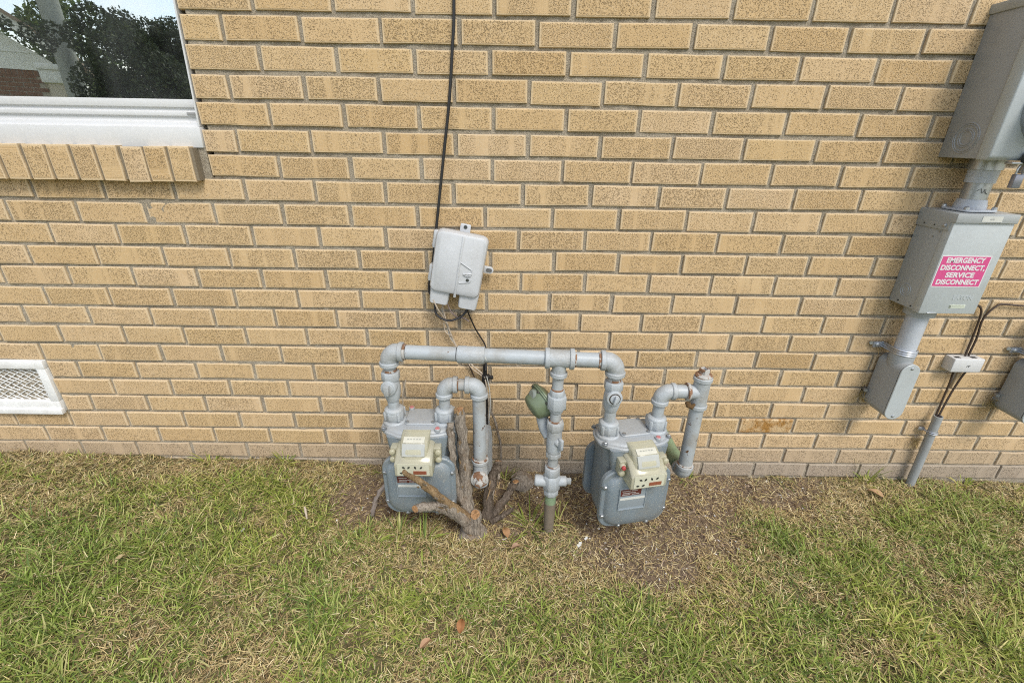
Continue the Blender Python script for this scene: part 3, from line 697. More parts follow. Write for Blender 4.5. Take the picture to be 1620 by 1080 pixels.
def octo(g, p, ax, r, w_, seg=8, rot=R(22.5)):
    g.lathe([(0, r * 0.94), (w_ * 0.1, r), (w_ * 0.9, r), (w_, r * 0.94)], p, ax, seg, rot=rot)
Zv = Vector((0, 0, 1))
def rustring(p, ax, r, parent, w_=0.006):
    g = G(); band(g, p, ax, r, w_, 18); return obj('rust_ring', g, M_rust, parent)
def plug_valve(p_top, root, boss_ax, tang_flat, name='plug_valve'):
    """valve hanging down from p_top: hexagon collar, bulging body, round plug boss with a square tang"""
    p = Vector(p_top); g = G()
    octo(g, p - Zv * 0.026, Zv, 0.0262, 0.026)
    g.lathe([(0, 0.0175), (0.006, 0.0195), (0.022, 0.0235), (0.045, 0.0245), (0.062, 0.022), (0.070, 0.020)], p - Zv * 0.094, Zv, 18)
    bc = p - Zv * 0.043; a = Vector(boss_ax).normalized()
    g.lathe([(0.0, 0.0222), (0.026, 0.0222), (0.029, 0.0212), (0.030, 0.0185)], bc, a, 24)
    v = obj(name, g, M_fit, root, bevel=0.0006)
    g = G(); up_ = Zv if tang_flat else Vector((0.25, 0, 0.97)).normalized(); sd_ = a.cross(up_).normalized(); up_ = sd_.cross(a)
    M = Matrix((sd_, a, up_)).transposed()
    if tang_flat:
        g.lathe([(0.0, 0.0155), (0.003, 0.0155)], bc + a * 0.0285, a, 20)
        g.box(bc + a * 0.037, (0.0135, 0.018, 0.028), M)
    else:
        g.lathe([(0.0, 0.0130), (0.004, 0.0130)], bc + a * 0.0295, a, 20)
        g.box(bc + a * 0.038, (0.007, 0.014, 0.022), M)
    obj('valve_tang', g, M_fit, v, bevel=0.0012)
    if not tang_flat:
        g = G(); g.lathe([(0, 0.0158), (0.0015, 0.0158)], bc + a * 0.0288, a, 22); obj('dirt_ring', g, plain('groove_dirt', (0.05, 0.035, 0.02), 0.9), v)
    return v

man = thing('gas_manifold', 'pale grey gas pipe header over both meters with rust ringed riser pipe', 'gas pipe', (0.1265, -0.30, 0))
HL = Vector((-0.341, -0.27, 0.6135)); HR = Vector((0.279, -0.31, 0.6125)); hd = (HR - HL).normalized(); hat = lambda x: HL + hd * ((x - HL.x) / hd.x)
g = G(); g.cyl(hat(-0.29), hat(-0.10), 0.0200, 22); obj('pipe', g, M_pipe, man)
g = G(); g.cyl(hat(-0.10), hat(0.11), 0.0200, 22); obj('pipe', g, M_pipe, man)
g = G(); g.cyl(hat(0.15), hat(0.24), 0.0205, 22); obj('pipe', g, M_pipe, man)
g = G(); a0, a1 = hat(-0.149), hat(-0.0755); g.lathe([(0, 0.0232), (0.003, 0.0240), ((a1 - a0).length - 0.003, 0.0240), ((a1 - a0).length, 0.0232)], a0, hd, 24); cp = obj('coupling', g, M_fit, man)
rustring(hat(-0.1505), hd, 0.0206, cp, 0.003).data.materials[0] = M_seam
for c_, d1 in ((HL, hd), (HR, -hd)):
    g = G(); elbow(g, c_, d1, (0, 0, -1), 0.030, 0.0238, 0.0275); e = obj('elbow', g, M_fit, man)
    rustring(c_ + Vector(d1) * 0.0455, d1, 0.0225, e, 0.007)
# tee at the riser
tx = 0.1275; tc_ = hat(tx)
g = G(); g.cyl(hat(tx - 0.034), hat(tx + 0.034), 0.0245, 22); band(g, hat(tx - 0.033), hd, 0.0290, 0.013, 22); band(g, hat(tx + 0.033), hd, 0.0290, 0.013, 22)
g.lathe([(0, 0.022), (0.012, 0.0205), (0.030, 0.0195), (0.044, 0.0195)], tc_, (0, 0, -1), 20); band(g, tc_ - Zv * 0.046, Zv, 0.0240, 0.013)
te = obj('tee', g, M_fit, man)
rustring(hat(tx + 0.042), hd, 0.0212, te, 0.006)
RX, RY = 0.1268, -0.30
def vz(z0, z1, r0, r1=None, mat=M_pipe, name='pipe', parent=man, x=RX, y=RY, seg=18):
    g = G(); g.lathe([(0, r0), (z1 - z0, r1 or r0)], (x, y, z0), (0, 0, 1), seg); return obj(name, g, mat, parent)
vz(0.507, 0.566, 0.0158, mat=M_pipe_worn)
rustring((RX, RY, 0.561), Zv, 0.0165, man, 0.005); rustring((RX, RY, 0.5185), Zv, 0.0172, man, 0.007)
g = G(); g.lathe([(0, 0.0215), (0.010, 0.0215), (0.018, 0.0195)], (RX, RY, 0.499), Zv, 8); octo(g, (RX, RY, 0.458), Zv, 0.0280, 0.042); g.lathe([(0, 0.0185), (0.004, 0.0205), (0.012, 0.0205)], (RX, RY, 0.446), Zv, 20)
obj('union', g, M_fit, man, bevel=0.0008)
vz(0.408, 0.45, 0.0158, mat=M_pipe_worn); rustring((RX, RY, 0.415), Zv, 0.0185, man, 0.007); rustring((RX, RY, 0.4475), Zv, 0.0172, man, 0.004)
g = G(); octo(g, (RX, RY, 0.386), Zv, 0.0255, 0.028); g.lathe([(0, 0.0215), (0.012, 0.0225), (0.05, 0.0225), (0.074, 0.0215), (0.082, 0.0225)], (RX, RY, 0.305), Zv, 18); octo(g, (RX, RY, 0.2905), Zv, 0.0235, 0.017)
mv = obj('plug_valve', g, M_fit, man, bevel=0.0008)
g = G(); a = Vector((0.5, -0.86, 0)).normalized(); M = Matrix((a.cross(Zv), a, Zv)).transposed(); bc = Vector((RX, RY, 0.352)) + a * 0.016
g.lathe([(0, 0.0135), (0.012, 0.0115)], bc, a, 16); g.box(bc + a * 0.016, (0.010, 0.018, 0.036), M); obj('valve_tang', g, M_fit, mv, bevel=0.003)
vz(0.248, 0.294, 0.0158); rustring((RX, RY, 0.290), Zv, 0.0168, man, 0.004); rustring((RX, RY, 0.256), Zv, 0.0175, man, 0.004)
g = G(); octo(g, (RX, RY, 0.222), Zv, 0.0245, 0.030); g.lathe([(0, 0.020), (0.01, 0.0275), (0.05, 0.0275), (0.062, 0.021)], (RX, RY, 0.163), Zv, 8, rot=R(22.5)); octo(g, (RX, RY, 0.146), Zv, 0.0235, 0.022)
g.lathe([(0, 0.018), (0.030, 0.018), (0.034, 0.015)], (RX - 0.018, RY, 0.196), (-1, 0.1, 0), 16); g.lathe([(0, 0.016), (0.028, 0.016), (0.030, 0.012)], (RX + 0.016, RY, 0.196), (1, 0, 0), 16); g.box((RX + 0.052, RY, 0.196), (0.016, 0.010, 0.018))
obj('service_valve', g, M_fit, man, bevel=0.001)
vz(0.108, 0.150, 0.0175, 0.0175, M_greenpipe, 'sleeve'); vz(-0.08, 0.112, 0.0150, 0.0182, M_brownpipe, 'riser')
# valve stacks down to each meter
for c_, flat in ((HL, True), (HR, False)):
    x, y = c_.x, c_.y; zt = 0.5525
    vz(0.545, 0.572, 0.0172, mat=M_pipe_worn, x=x, y=y, name='nipple'); rustring((x, y, 0.5565), Zv, 0.0186, man, 0.007)
    plug_valve((x, y, zt), man, (-0.12, -1, 0.05) if flat else (0, -1, 0.08), flat)
    vz(0.425, 0.462, 0.0165, x=x, y=y, name='nipple')

def make_meter():
    root = thing('gas_meter', '', 'gas meter', (0, 0, 0), 'gas meters')
    # local frame: x across, -y towards the lawn, z=0 at the underside
    def rr_ring(w_, h_, r, y, cz, n=5, dx=0): return [Vector((a + dx, y, cz + b_)) for a, b_ in rrect(w_, h_, r, n)]
    g = G(); g.loft([[Vector((a, b_, z)) for a, b_ in rrect(w_, d_, 0.028, 4, 0, 0.012)] for z, w_, d_ in ((0.012, 0.165, 0.10), (0.04, 0.176, 0.112), (0.20, 0.176, 0.112), (0.262, 0.192, 0.112), (0.276, 0.196, 0.116))])
    g.loft([[Vector((a, b_, z)) for a, b_ in rrect(w_, 0.03, 0.012, 3, 0, -0.052)] for z, w_ in ((0.19, 0.15), (0.25, 0.17), (0.272, 0.175))])
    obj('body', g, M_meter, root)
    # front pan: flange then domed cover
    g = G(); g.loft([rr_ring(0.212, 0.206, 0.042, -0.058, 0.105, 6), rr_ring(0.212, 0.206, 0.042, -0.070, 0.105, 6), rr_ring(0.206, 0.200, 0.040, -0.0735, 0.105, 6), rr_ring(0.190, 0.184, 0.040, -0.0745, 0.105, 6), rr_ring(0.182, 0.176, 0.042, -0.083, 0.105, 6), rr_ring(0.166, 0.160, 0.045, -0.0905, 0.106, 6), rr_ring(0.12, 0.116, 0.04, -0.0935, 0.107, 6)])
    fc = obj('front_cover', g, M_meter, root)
    for bx, bz in ((-0.098, 0.158), (0.098, 0.158), (-0.098, 0.052), (0.098, 0.052), (-0.042, 0.0075), (0.048, 0.0075)):
        g = G(); g.lathe([(0, 0.0095), (0.003, 0.0095)], (bx, -0.070, bz), (0, -1, 0), 12); g.lathe([(0, 0.0062), (0.009, 0.0062), (0.011, 0.004)], (bx, -0.070, bz), (0, -1, 0), 6); obj('bolt', g, M_bolt, fc)
    g = G(); g.bb(-0.060, 0.020, -0.0952, -0.0925, 0.087, 0.162); np_ = obj('name_plate', g, M_silver, root, bevel=0.0006)
    g = G(); g.bb(-0.058, 0.004, -0.0966, -0.0950, 0.138, 0.160); obj('red_print', g, M_redplate, np_)
    g = G()
    for (xa, xb, za) in ((-0.054, -0.030, 0.1535), (-0.026, -0.008, 0.1535), (-0.052, -0.012, 0.1465), (-0.054, -0.030, 0.1410), (-0.024, -0.002, 0.1410)): g.bb(xa, xb, -0.0970, -0.0962, za, za + 0.0028)
    obj('print_line', g, plain('pale_print', (0.42, 0.36, 0.34), 0.5), np_)
    g = G(); g.bb(-0.058, 0.018, -0.0964, -0.0950, 0.122, 0.1295); obj('white_strip', g, M_label, np_)
    g = G()
    for (a, b_, c_, d_) in ((-0.0615, 0.0215, 0.0855, 0.088), (-0.0615, -0.0595, 0.088, 0.163), (0.0195, 0.0215, 0.088, 0.163)): g.bb(a, b_, -0.0975, -0.0925, c_, d_)
    obj('plate_border', g, M_silver, np_)
    # rear pan
    g = G(); g.loft([rr_ring(0.212, 0.206, 0.042, 0.062, 0.110, 6), rr_ring(0.212, 0.206, 0.042, 0.076, 0.110, 6), rr_ring(0.192, 0.186, 0.04, 0.080, 0.110, 6), rr_ring(0.170, 0.164, 0.045, 0.100, 0.110, 6), rr_ring(0.10, 0.10, 0.04, 0.105, 0.110, 6)])
    obj('rear_cover', g, M_meter, root)
    # lid: lobed outline with a raised inner plate
    def lid_out(off):
        pts = []
        for k in range(64):
            a = 2 * math.pi * k / 64; cx_, sy_ = math.cos(a), math.sin(a)
            ex = (abs(cx_) ** 0.55) * (1 if cx_ > 0 else -1) * 0.1105; ey = (abs(sy_) ** 0.6) * (1 if sy_ > 0 else -1) * 0.062
            if sy_ < 0: ey -= 0.004 * math.cos(3 * (a - math.pi * 1.5)) - 0.006 * math.exp(-((a - math.pi * 1.5 + 0.22) / 0.16) ** 2) * -1
            l = math.hypot(ex, ey); pts.append((ex * (1 - off / l), ey * (1 - off / l)))
        return pts
    def lring(off, z): return [Vector((a, b_ - 0.002, z)) for a, b_ in lid_out(off)]
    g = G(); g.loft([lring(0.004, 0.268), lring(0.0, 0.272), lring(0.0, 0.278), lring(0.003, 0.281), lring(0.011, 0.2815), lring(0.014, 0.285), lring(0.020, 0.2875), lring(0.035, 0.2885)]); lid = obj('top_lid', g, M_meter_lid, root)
    for bx, by in ((-0.097, -0.040), (0.097, -0.038), (-0.098, 0.045), (0.098, 0.045), (-0.03, -0.058)):
        g = G(); g.lathe([(0, 0.0085), (0.0025, 0.0085)], (bx, by, 0.281), (0, 0, 1), 12); g.lathe([(0, 0.0058), (0.0075, 0.0058), (0.009, 0.004)], (bx, by, 0.281), (0, 0, 1), 6); obj('bolt', g, M_bolt, lid)
    g = G(); g.loft([[Vector((a, b_, z)) for a, b_ in rrect(w_, d_, 0.010, 4, 0.004, 0.012)] for z, w_, d_ in ((0.286, 0.090, 0.082), (0.2925, 0.090, 0.082), (0.2945, 0.086, 0.078))]); lp = obj('valve_plate', g, M_meter_lid, root)
    for bx, by in ((0.041, 0.046), (-0.033, -0.021), (0.041, -0.021)):
        g = G(); g.lathe([(0, 0.0055), (0.004, 0.005), (0.005, 0.003)], (bx, by, 0.294), (0, 0, 1), 10); obj('screw', g, M_bolt, lp)
    for bx, by, tz in ((-0.034, 0.050, 0.292), (0.058, -0.050, 0.286)):
        g = G(); g.lathe([(0, 0.009), (0.007, 0.009), (0.0085, 0.0075)], (bx, by, tz), (0, 0, 1), 14); sl = obj('seal_cup', g, M_meter_lid, root)
        g = G(); g.lathe([(0, 0.0068), (0.002, 0.0055)], (bx, by, tz + 0.0085), (0, 0, 1), 12); obj('seal_wax', g, M_pinkmark, sl)
    # inlet and outlet collars
    for sx in (-1, 1):
        x = sx * 0.0735
        g = G(); g.lathe([(0, 0.034), (0.008, 0.034), (0.012, 0.031)], (x, 0.0, 0.281), (0, 0, 1), 24); g.lathe([(0, 0.0245), (0.022, 0.0245)], (x, 0, 0.285), (0, 0, 1), 20)
        octo(g, (x, 0, 0.296), Zv, 0.0292, 0.030); g.lathe([(0, 0.0285), (0.006, 0.027), (0.010, 0.0215)], (x, 0, 0.323), (0, 0, 1), 24)
        for k in range(4):
            an = math.pi / 2 * k + 0.6; g.box((x + 0.0285 * math.cos(an), 0.0285 * math.sin(an), 0.311), (0.008, 0.008, 0.026), Matrix.Rotation(an, 3, 'Z'))
        obj('collar_nut', g, M_fit, root, bevel=0.0008)
    # index: yellowed clear plastic box with a rounded window hood
    g = G(); pr = [(-0.055, 0.190), (-0.130, 0.190), (-0.133, 0.194), (-0.133, 0.232), (-0.128, 0.240), (-0.098, 0.262), (-0.055, 0.268)]
    def side(x, taper): return [Vector((x, y, z if z < 0.235 else z - taper)) for y, z in pr]
    g.loft([side(-0.052, 0.006), side(-0.045, 0.0), side(0.045, 0.0), side(0.052, 0.006)])
    ix = obj('index_cover', g, M_index, root, bevel=0.003)
    g = G(); hp = [(-0.055, 0.225), (-0.127, 0.228), (-0.120, 0.262), (-0.106, 0.281), (-0.088, 0.290), (-0.055, 0.292)]
    hs = lambda x, e: [Vector((x, y * (1 - e) - 0.055 * e * 0.6, z - e * 0.012)) for y, z in hp]
    g.loft([hs(-0.039, 0.25), hs(-0.036, 0.08), hs(-0.02, 0.0), hs(0.02, 0.0), hs(0.036, 0.08), hs(0.039, 0.25)]); obj('index_hood', g, M_index, root, ang=60)
    g = G(); g.loft([[Vector((sx * 0.031, y - 0.0004, z + 0.0004)) for sx in (-1, 1)] + [Vector((sx * 0.031, y + 0.002, z - 0.002)) for sx in (1, -1)] for y, z in ((-0.1225, 0.251), (-0.1185, 0.262), (-0.1115, 0.2735), (-0.1055, 0.281))]); obj('index_window', g, M_index_clear, root)
    g = G(); g.loft([[Vector((sx * 0.029, y - 0.0004, z + 0.0005)) for sx in (-1, 1)] + [Vector((sx * 0.029, y + 0.002, z - 0.002)) for sx in (1, -1)] for y, z in ((-0.1035, 0.2825), (-0.096, 0.2868), (-0.086, 0.2905))]); lab = obj('paper_label', g, plain('faded_paper', (0.56, 0.55, 0.47), 0.4), root)
    g = G()
    for k in range(5): g.box((-0.016 + k * 0.008, -0.0948, 0.2890), (0.0046, 0.002, 0.0007), Matrix.Rotation(R(25), 3, 'X'))
    obj('print_line', g, plain('grey_print', (0.33, 0.34, 0.31)), lab)
    g = G(); g.bb(-0.044, 0.044, -0.1345, -0.1325, 0.1965, 0.2355); dp_ = obj('dial_plate', g, M_dial, root)
    for k, (dx, dz) in enumerate(((-0.026, 0.224), (-0.012, 0.224), (0.006, 0.224), (0.022, 0.224), (-0.033, 0.205), (-0.017, 0.205))):
        an = (0.4, 2.2, 1.2, -0.8, 0.1, 2.6)[k]; g = G(); g.box((dx, -0.1350, dz), (0.0085, 0.0014, 0.0028), Matrix.Rotation(an, 3, 'Y')); g.lathe([(0, 0.0028), (0.0012, 0.0028)], (dx, -0.1345, dz), (0, -1, 0), 10); obj('dial_hand', g, M_dark, dp_)
    g = G(); g.bb(0.0, 0.036, -0.1356, -0.1344, 0.2015, 0.2125); obj('red_plate', g, plain('brown_red_label', (0.27, 0.09, 0.05), 0.4, 0, 0.5, 330), dp_)
    for sx in (-1, 1):
        g = G(); g.box((sx * 0.060, -0.075, 0.232), (0.020, 0.028, 0.048)); g.lathe([(0, 0.009), (0.010, 0.009), (0.012, 0.006)], (sx * 0.064, -0.088, 0.245), (0, -1, 0), 12); g.lathe([(0, 0.009), (0.010, 0.009), (0.012, 0.006)], (sx * 0.064, -0.088, 0.220), (0, -1, 0), 12)
        obj('index_ear', g, M_index, root, bevel=0.002)
    return root
mt = make_meter()
mt['label'] = 'grey gas meter behind the cut shrub branches, left of the riser'
m2 = dup(mt); m2['label'] = 'grey gas meter standing clear on bare soil right of the riser'
mt.location = (-0.2675, -0.27, 0.103); m2.location = (0.279 + 0.0735 * math.cos(R(11)), -0.31 + 0.0735 * math.sin(R(11)), 0.092); m2.rotation_euler = (0, 0, R(11))
g = G(); g.lathe([(0, 0.0060), (0.008, 0.0060), (0.010, 0.004)], (-0.064, -0.0985, 0.2445), (-0.1, -1, 0.1), 12); rs2 = obj('red_seal', g, M_red); rs2.parent = m2

# outlet loops
def outlet(label, nx_, y, dx_, zc, zb, plug, tee_top):
    root = thing('outlet_pipe', label, 'gas pipe', (nx_, y, 0), 'outlet pipes from the meters to the wall')
    g = G(); g.lathe([(0, 0.0165), (0.06, 0.0165)], (nx_, y, 0.418), Zv, 18); obj('nipple', g, M_pipe, root)
    g = G(); elbow(g, (nx_, y, zc), (0, 0, -1), (1, 0, 0), 0.027, 0.0212, 0.0245); obj('elbow', g, M_fit, root)
    return root
# left loop
o1 = outlet('looped grey outlet pipe beside the tall cut stem with rusty open tee', -0.1935, -0.27, 0, 0.512, 0, None, None)
ex = -0.0935
g = G(); g.cyl((-0.160, -0.27, 0.512), (-0.125, -0.27, 0.511), 0.0175, 18); obj('nipple', g, M_pipe_worn, o1); rustring((-0.152, -0.27, 0.512), (1, 0, 0), 0.0182, o1, 0.004)
g = G(); elbow(g, (ex, -0.27, 0.511), (-1, 0, 0), (0, 0, -1), 0.027, 0.0222, 0.0255); obj('elbow', g, M_fit, o1)
g = G(); g.lathe([(0, 0.0200), (0.225, 0.0195)], (ex, -0.27, 0.248), Zv, 20); obj('pipe', g, M_pipe_worn, o1); rustring((ex, -0.27, 0.473), Zv, 0.0208, o1, 0.005)
g = G(); g.lathe([(0, 0.0225), (0.09, 0.0225)], (ex, -0.27, 0.160), Zv, 20); band(g, (ex, -0.27, 0.247), Zv, 0.0262, 0.012); band(g, (ex, -0.27, 0.164), Zv, 0.0255, 0.012); g.cyl((ex, -0.265, 0.203), (ex, -0.302, 0.203), 0.0235, 20); tee = obj('tee', g, M_fit, o1)
g = G(); band(g, (ex, -0.305, 0.203), (0, 1, 0), 0.0272, 0.012); g.lathe([(0, 0.0195), (0.006, 0.0185)], (ex, -0.3105, 0.203), (0, -1, 0), 18); g.box((ex, -0.322, 0.203), (0.019, 0.016, 0.019), Matrix.Rotation(R(35), 3, 'Y')); obj('rusty_plug', g, M_rust, tee, bevel=0.002)
rustring((ex, -0.27, 0.2545), Zv, 0.0245, tee, 0.008)
g = G(); g.cyl((ex, -0.262, 0.203), (ex, 0.03, 0.203), 0.0195, 18); obj('pipe', g, M_pipe_worn, o1)
# right loop
o2 = outlet('looped grey outlet pipe with rusty capped tee and green pipe into the wall', 0.4245, -0.2815, 0, 0.505, 0, None, None)
px_ = 0.5345; py_ = -0.2825
g = G(); g.cyl((0.445, -0.2815, 0.505), (px_ - 0.02, py_, 0.505), 0.0195, 20); obj('pipe', g, M_pipe, o2)
g = G(); g.lathe([(0, 0.0228), (0.094, 0.0228)], (px_, py_, 0.458), Zv, 20); band(g, (px_, py_, 0.461), Zv, 0.0262, 0.012); band(g, (px_, py_, 0.548), Zv, 0.0262, 0.013); g.cyl((px_, py_, 0.5055), (px_ - 0.036, py_, 0.505), 0.0215, 20); t2 = obj('tee', g, M_fit, o2)
rustring((px_ - 0.036, py_, 0.505), (1, 0, 0), 0.0262, t2, 0.009)
g = G(); g.lathe([(0, 0.0235), (0.006, 0.0235), (0.008, 0.0205), (0.010, 0.0205)], (px_, py_, 0.554), Zv, 20)
for a in range(4):
    an = a * math.pi / 2 + 0.5; g.box((px_ + 0.009 * math.cos(an), py_ + 0.009 * math.sin(an), 0.571), (0.004, 0.021, 0.016), Matrix.Rotation(an, 3, 'Z'))
obj('square_plug', g, M_rust, t2, bevel=0.0008)
g = G(); g.tube([(px_ - 0.040, py_ - 0.01, 0.478), (px_ - 0.034, py_ - 0.018, 0.472), (px_ - 0.026, py_ - 0.022, 0.468), (px_ - 0.018, py_ - 0.021, 0.478)], [0.004, 0.009, 0.008, 0.003], 8); obj('rust_drip', g, plain('dark_rust', (0.11, 0.06, 0.02), 0.95, 0, 0.4, 200), t2)
g = G(); g.lathe([(0, 0.0205), (0.215, 0.0200)], (px_, py_, 0.246), Zv, 20); obj('pipe', g, M_pipe_worn, o2)
g = G(); elbow(g, (px_, py_, 0.216), (0, 0, 1), (0, 1, 0), 0.023, 0.0228, 0.0255); e2 = obj('elbow', g, M_fit, o2); rustring((px_, py_, 0.252), Zv, 0.0232, e2, 0.008)
g = G(); g.cyl((px_, py_ + 0.03, 0.216), (px_, 0.03, 0.216), 0.0205, 18); band(g, (px_, py_ + 0.07, 0.216), (0, 1, 0), 0.024, 0.05); obj('green_pipe', g, M_greenpipe, o2)

# green regulator tucked behind the riser
rg_ = thing('gas_regulator', 'green diaphragm gas regulator tucked behind the riser pipe', 'regulator', (0.09, -0.25, 0.42))
dc = Vector((0.0985, -0.250, 0.455)); da = Vector((-0.80, -0.36, -0.44)).normalized()
g = G(); g.lathe([(-0.016, 0.030), (-0.006, 0.050), (-0.001, 0.0560), (0.0035, 0.0565)], dc, da, 30); rb = obj('lower_case', g, M_green, rg_, bevel=0.0008)
g = G(); g.lathe([(0.0045, 0.0565), (0.0085, 0.0560), (0.0092, 0.0500), (0.015, 0.0490), (0.024, 0.0450), (0.033, 0.0415), (0.043, 0.0390), (0.048, 0.0350), (0.052, 0.026), (0.054, 0.012), (0.0545, 0.0)], dc, da, 30); ub = obj('upper_case', g, M_green, rg_, ang=50)
t = da.cross(Zv).normalized(); bv = t.cross(da).normalized()
M_dull = plain('dull_bolt', (0.06, 0.06, 0.045), 0.6)
for k in range(8):
    an = k * math.pi / 4 + 0.3; p = dc + (t * math.cos(an) + bv * math.sin(an)) * 0.0515
    g = G(); g.lathe([(0, 0.0046), (0.013, 0.0046), (0.015, 0.0025)], p - da * 0.001, da, 6); obj('bolt', g, M_dull, rb)
g = G(); g.lathe([(0, 0.016), (0.010, 0.0155), (0.013, 0.012)], dc + da * 0.020 + bv * 0.036, (da + bv * 0.9).normalized(), 18); obj('vent_cap', g, plain('worn_grey_green', (0.24, 0.27, 0.24), 0.5), ub)
sp0 = dc + da * 0.024 - bv * 0.026
g = G(); g.tube([sp0, sp0 + Vector((0.004, -0.006, -0.030)), sp0 + Vector((0.010, -0.014, -0.055)), (0.112, -0.286, 0.348)], [0.0180, 0.0185, 0.0170, 0.0150], 18); so = obj('outlet_spout', g, M_fit, rg_)
g = G(); g.lathe([(0, 0.0105), (0.004, 0.0105), (0.005, 0.008)], sp0 + Vector((0.004, -0.012, -0.052)), (-0.25, -0.7, -0.75), 12); obj('port_plug', g, M_dull, so)
g = G(); g.cyl((0.112, -0.262, 0.440), (0.159, -0.262, 0.440), 0.0125, 14); obj('vent_stub', g, M_green, rg_)

# ------------------------------------------------------------------ cut shrub
sh = thing('cut_shrub', 'sawn off shrub with bare brown stems growing against the left meter', 'shrub', (-0.125, -0.32, 0))
def stem(pts, r0, r1, mat=M_bark, cut=True, n=6, wob=0.0025, name='stem', jag=False):
    P = curve_pts(pts, n); k = len(P); rs = []
    for i in range(k): rs.append((r0 + (r1 - r0) * i / (k - 1)) * random.uniform(0.90, 1.12))
    P = [p + Vector((random.uniform(-wob, wob), random.uniform(-wob, wob), 0)) for p in P]
    g = G(); g.tube(P, rs, 11)
    for i, v_ in enumerate(g.v):
        g.v[i] = tuple(c_ + random.uniform(-0.0019, 0.0019) for c_ in v_)
    s_ = obj(name, g, mat, sh)
    if cut:
        d = (P[-1] - P[-2]).normalized(); g = G()
        g.lathe([(-0.002, rs[-1] * 0.97), (0.001, rs[-1] * 0.95), (0.002, rs[-1] * 0.5)], P[-1], d, 11); obj('cut_face', g, M_cut, s_)
    return s_
stem([(-0.128, -0.315, -0.03), (-0.130, -0.306, 0.08), (-0.137, -0.30, 0.20), (-0.142, -0.30, 0.33), (-0.1475, -0.30, 0.448)], 0.0205, 0.0145)
stem([(-0.142, -0.312, 0.10), (-0.158, -0.318, 0.17), (-0.168, -0.325, 0.25), (-0.171, -0.325, 0.33), (-0.1737, -0.32, 0.415)], 0.013, 0.0095, cut=False)
stem([(-0.12, -0.328, 0.0), (-0.135, -0.335, 0.075), (-0.17, -0.365, 0.15), (-0.21, -0.40, 0.23), (-0.248, -0.433, 0.305), (-0.279, -0.46, 0.360)], 0.0195, 0.0055, M_wood, cut=False, jag=True)
stem([(-0.115, -0.322, 0.0), (-0.138, -0.342, 0.07), (-0.172, -0.366, 0.145), (-0.200, -0.39, 0.195)], 0.021, 0.0125, cut=False)
stem([(-0.13, -0.335, 0.06), (-0.179, -0.365, 0.130), (-0.2208, -0.395, 0.182), (-0.268, -0.42, 0.196)], 0.015, 0.0115)
stem([(-0.110, -0.322, -0.03), (-0.110, -0.332, 0.04), (-0.104, -0.335, 0.094)], 0.023, 0.0165)
stem([(-0.075, -0.25, -0.02), (-0.070, -0.225, 0.07), (-0.052, -0.195, 0.13), (-0.038, -0.182, 0.172)], 0.019, 0.0140, M_bark_dark)
stem([(-0.06, -0.26, -0.02), (-0.034, -0.235, 0.03), (0.0, -0.205, 0.065), (0.022, -0.185, 0.093)], 0.015, 0.011, M_bark_dark)
stem([(-0.06, -0.275, 0.0), (-0.025, -0.272, 0.025), (0.012, -0.262, 0.045)], 0.010, 0.006, M_bark_dark, cut=False)
stem([(-0.35, -0.25, 0.16), (-0.392, -0.25, 0.135), (-0.43, -0.255, 0.085), (-0.455, -0.25, 0.0)], 0.008, 0.0065, plain('grey_root', (0.28, 0.23, 0.2), 0.9, 0, 0.25, 120), cut=False, name='root')
g = G(); g.lathe([(0, 0.055), (0.02, 0.043), (0.045, 0.030), (0.058, 0.012)], (-0.118, -0.318, -0.02), Zv, 14)
for i, v_ in enumerate(g.v): g.v[i] = tuple(c_ + random.uniform(-0.005, 0.005) for c_ in v_)
obj('root_crown', g, M_bark, sh)
for k in range(7):      # torn splinters at the top of the tall stem
    an = k * 0.9; b0 = Vector((-0.1475 + 0.013 * math.cos(an), -0.30 + 0.013 * math.sin(an), 0.440)); g = G(); g.tube([b0, b0 + Vector((random.uniform(-0.004, 0.004), random.uniform(-0.004, 0.002), random.uniform(0.010, 0.022)))], [0.0042, 0.0008], 5); obj('torn_splinter', g, M_wood, sh)
for k in range(26):     # loose bark splinters on the stems
    a = random.choice([((-0.147, -0.318, 0.44), (-0.131, -0.325, 0.10)), ((-0.27, -0.455, 0.355), (-0.14, -0.35, 0.09)), ((-0.06, -0.24, 0.09), (-0.04, -0.2, 0.15))])
    t = random.random(); p = Vector(a[0]).lerp(Vector(a[1]), t); d = (Vector(a[0]) - Vector(a[1])).normalized()
    side_ = Vector((random.uniform(-0.017, 0.017), -0.008, random.uniform(-0.004, 0.010)))
    g = G(); L = random.uniform(0.012, 0.035); q0 = p + side_; g.tube([q0, q0 + d * L * 0.5 + Vector((0, -0.003, 0)), q0 + d * L + Vector((random.uniform(-0.006, 0.006), -0.006, 0))], [0.0028, 0.0022, 0.0006], 4)
    obj('bark_splinter', g, M_wood if k % 3 else M_bark, sh)
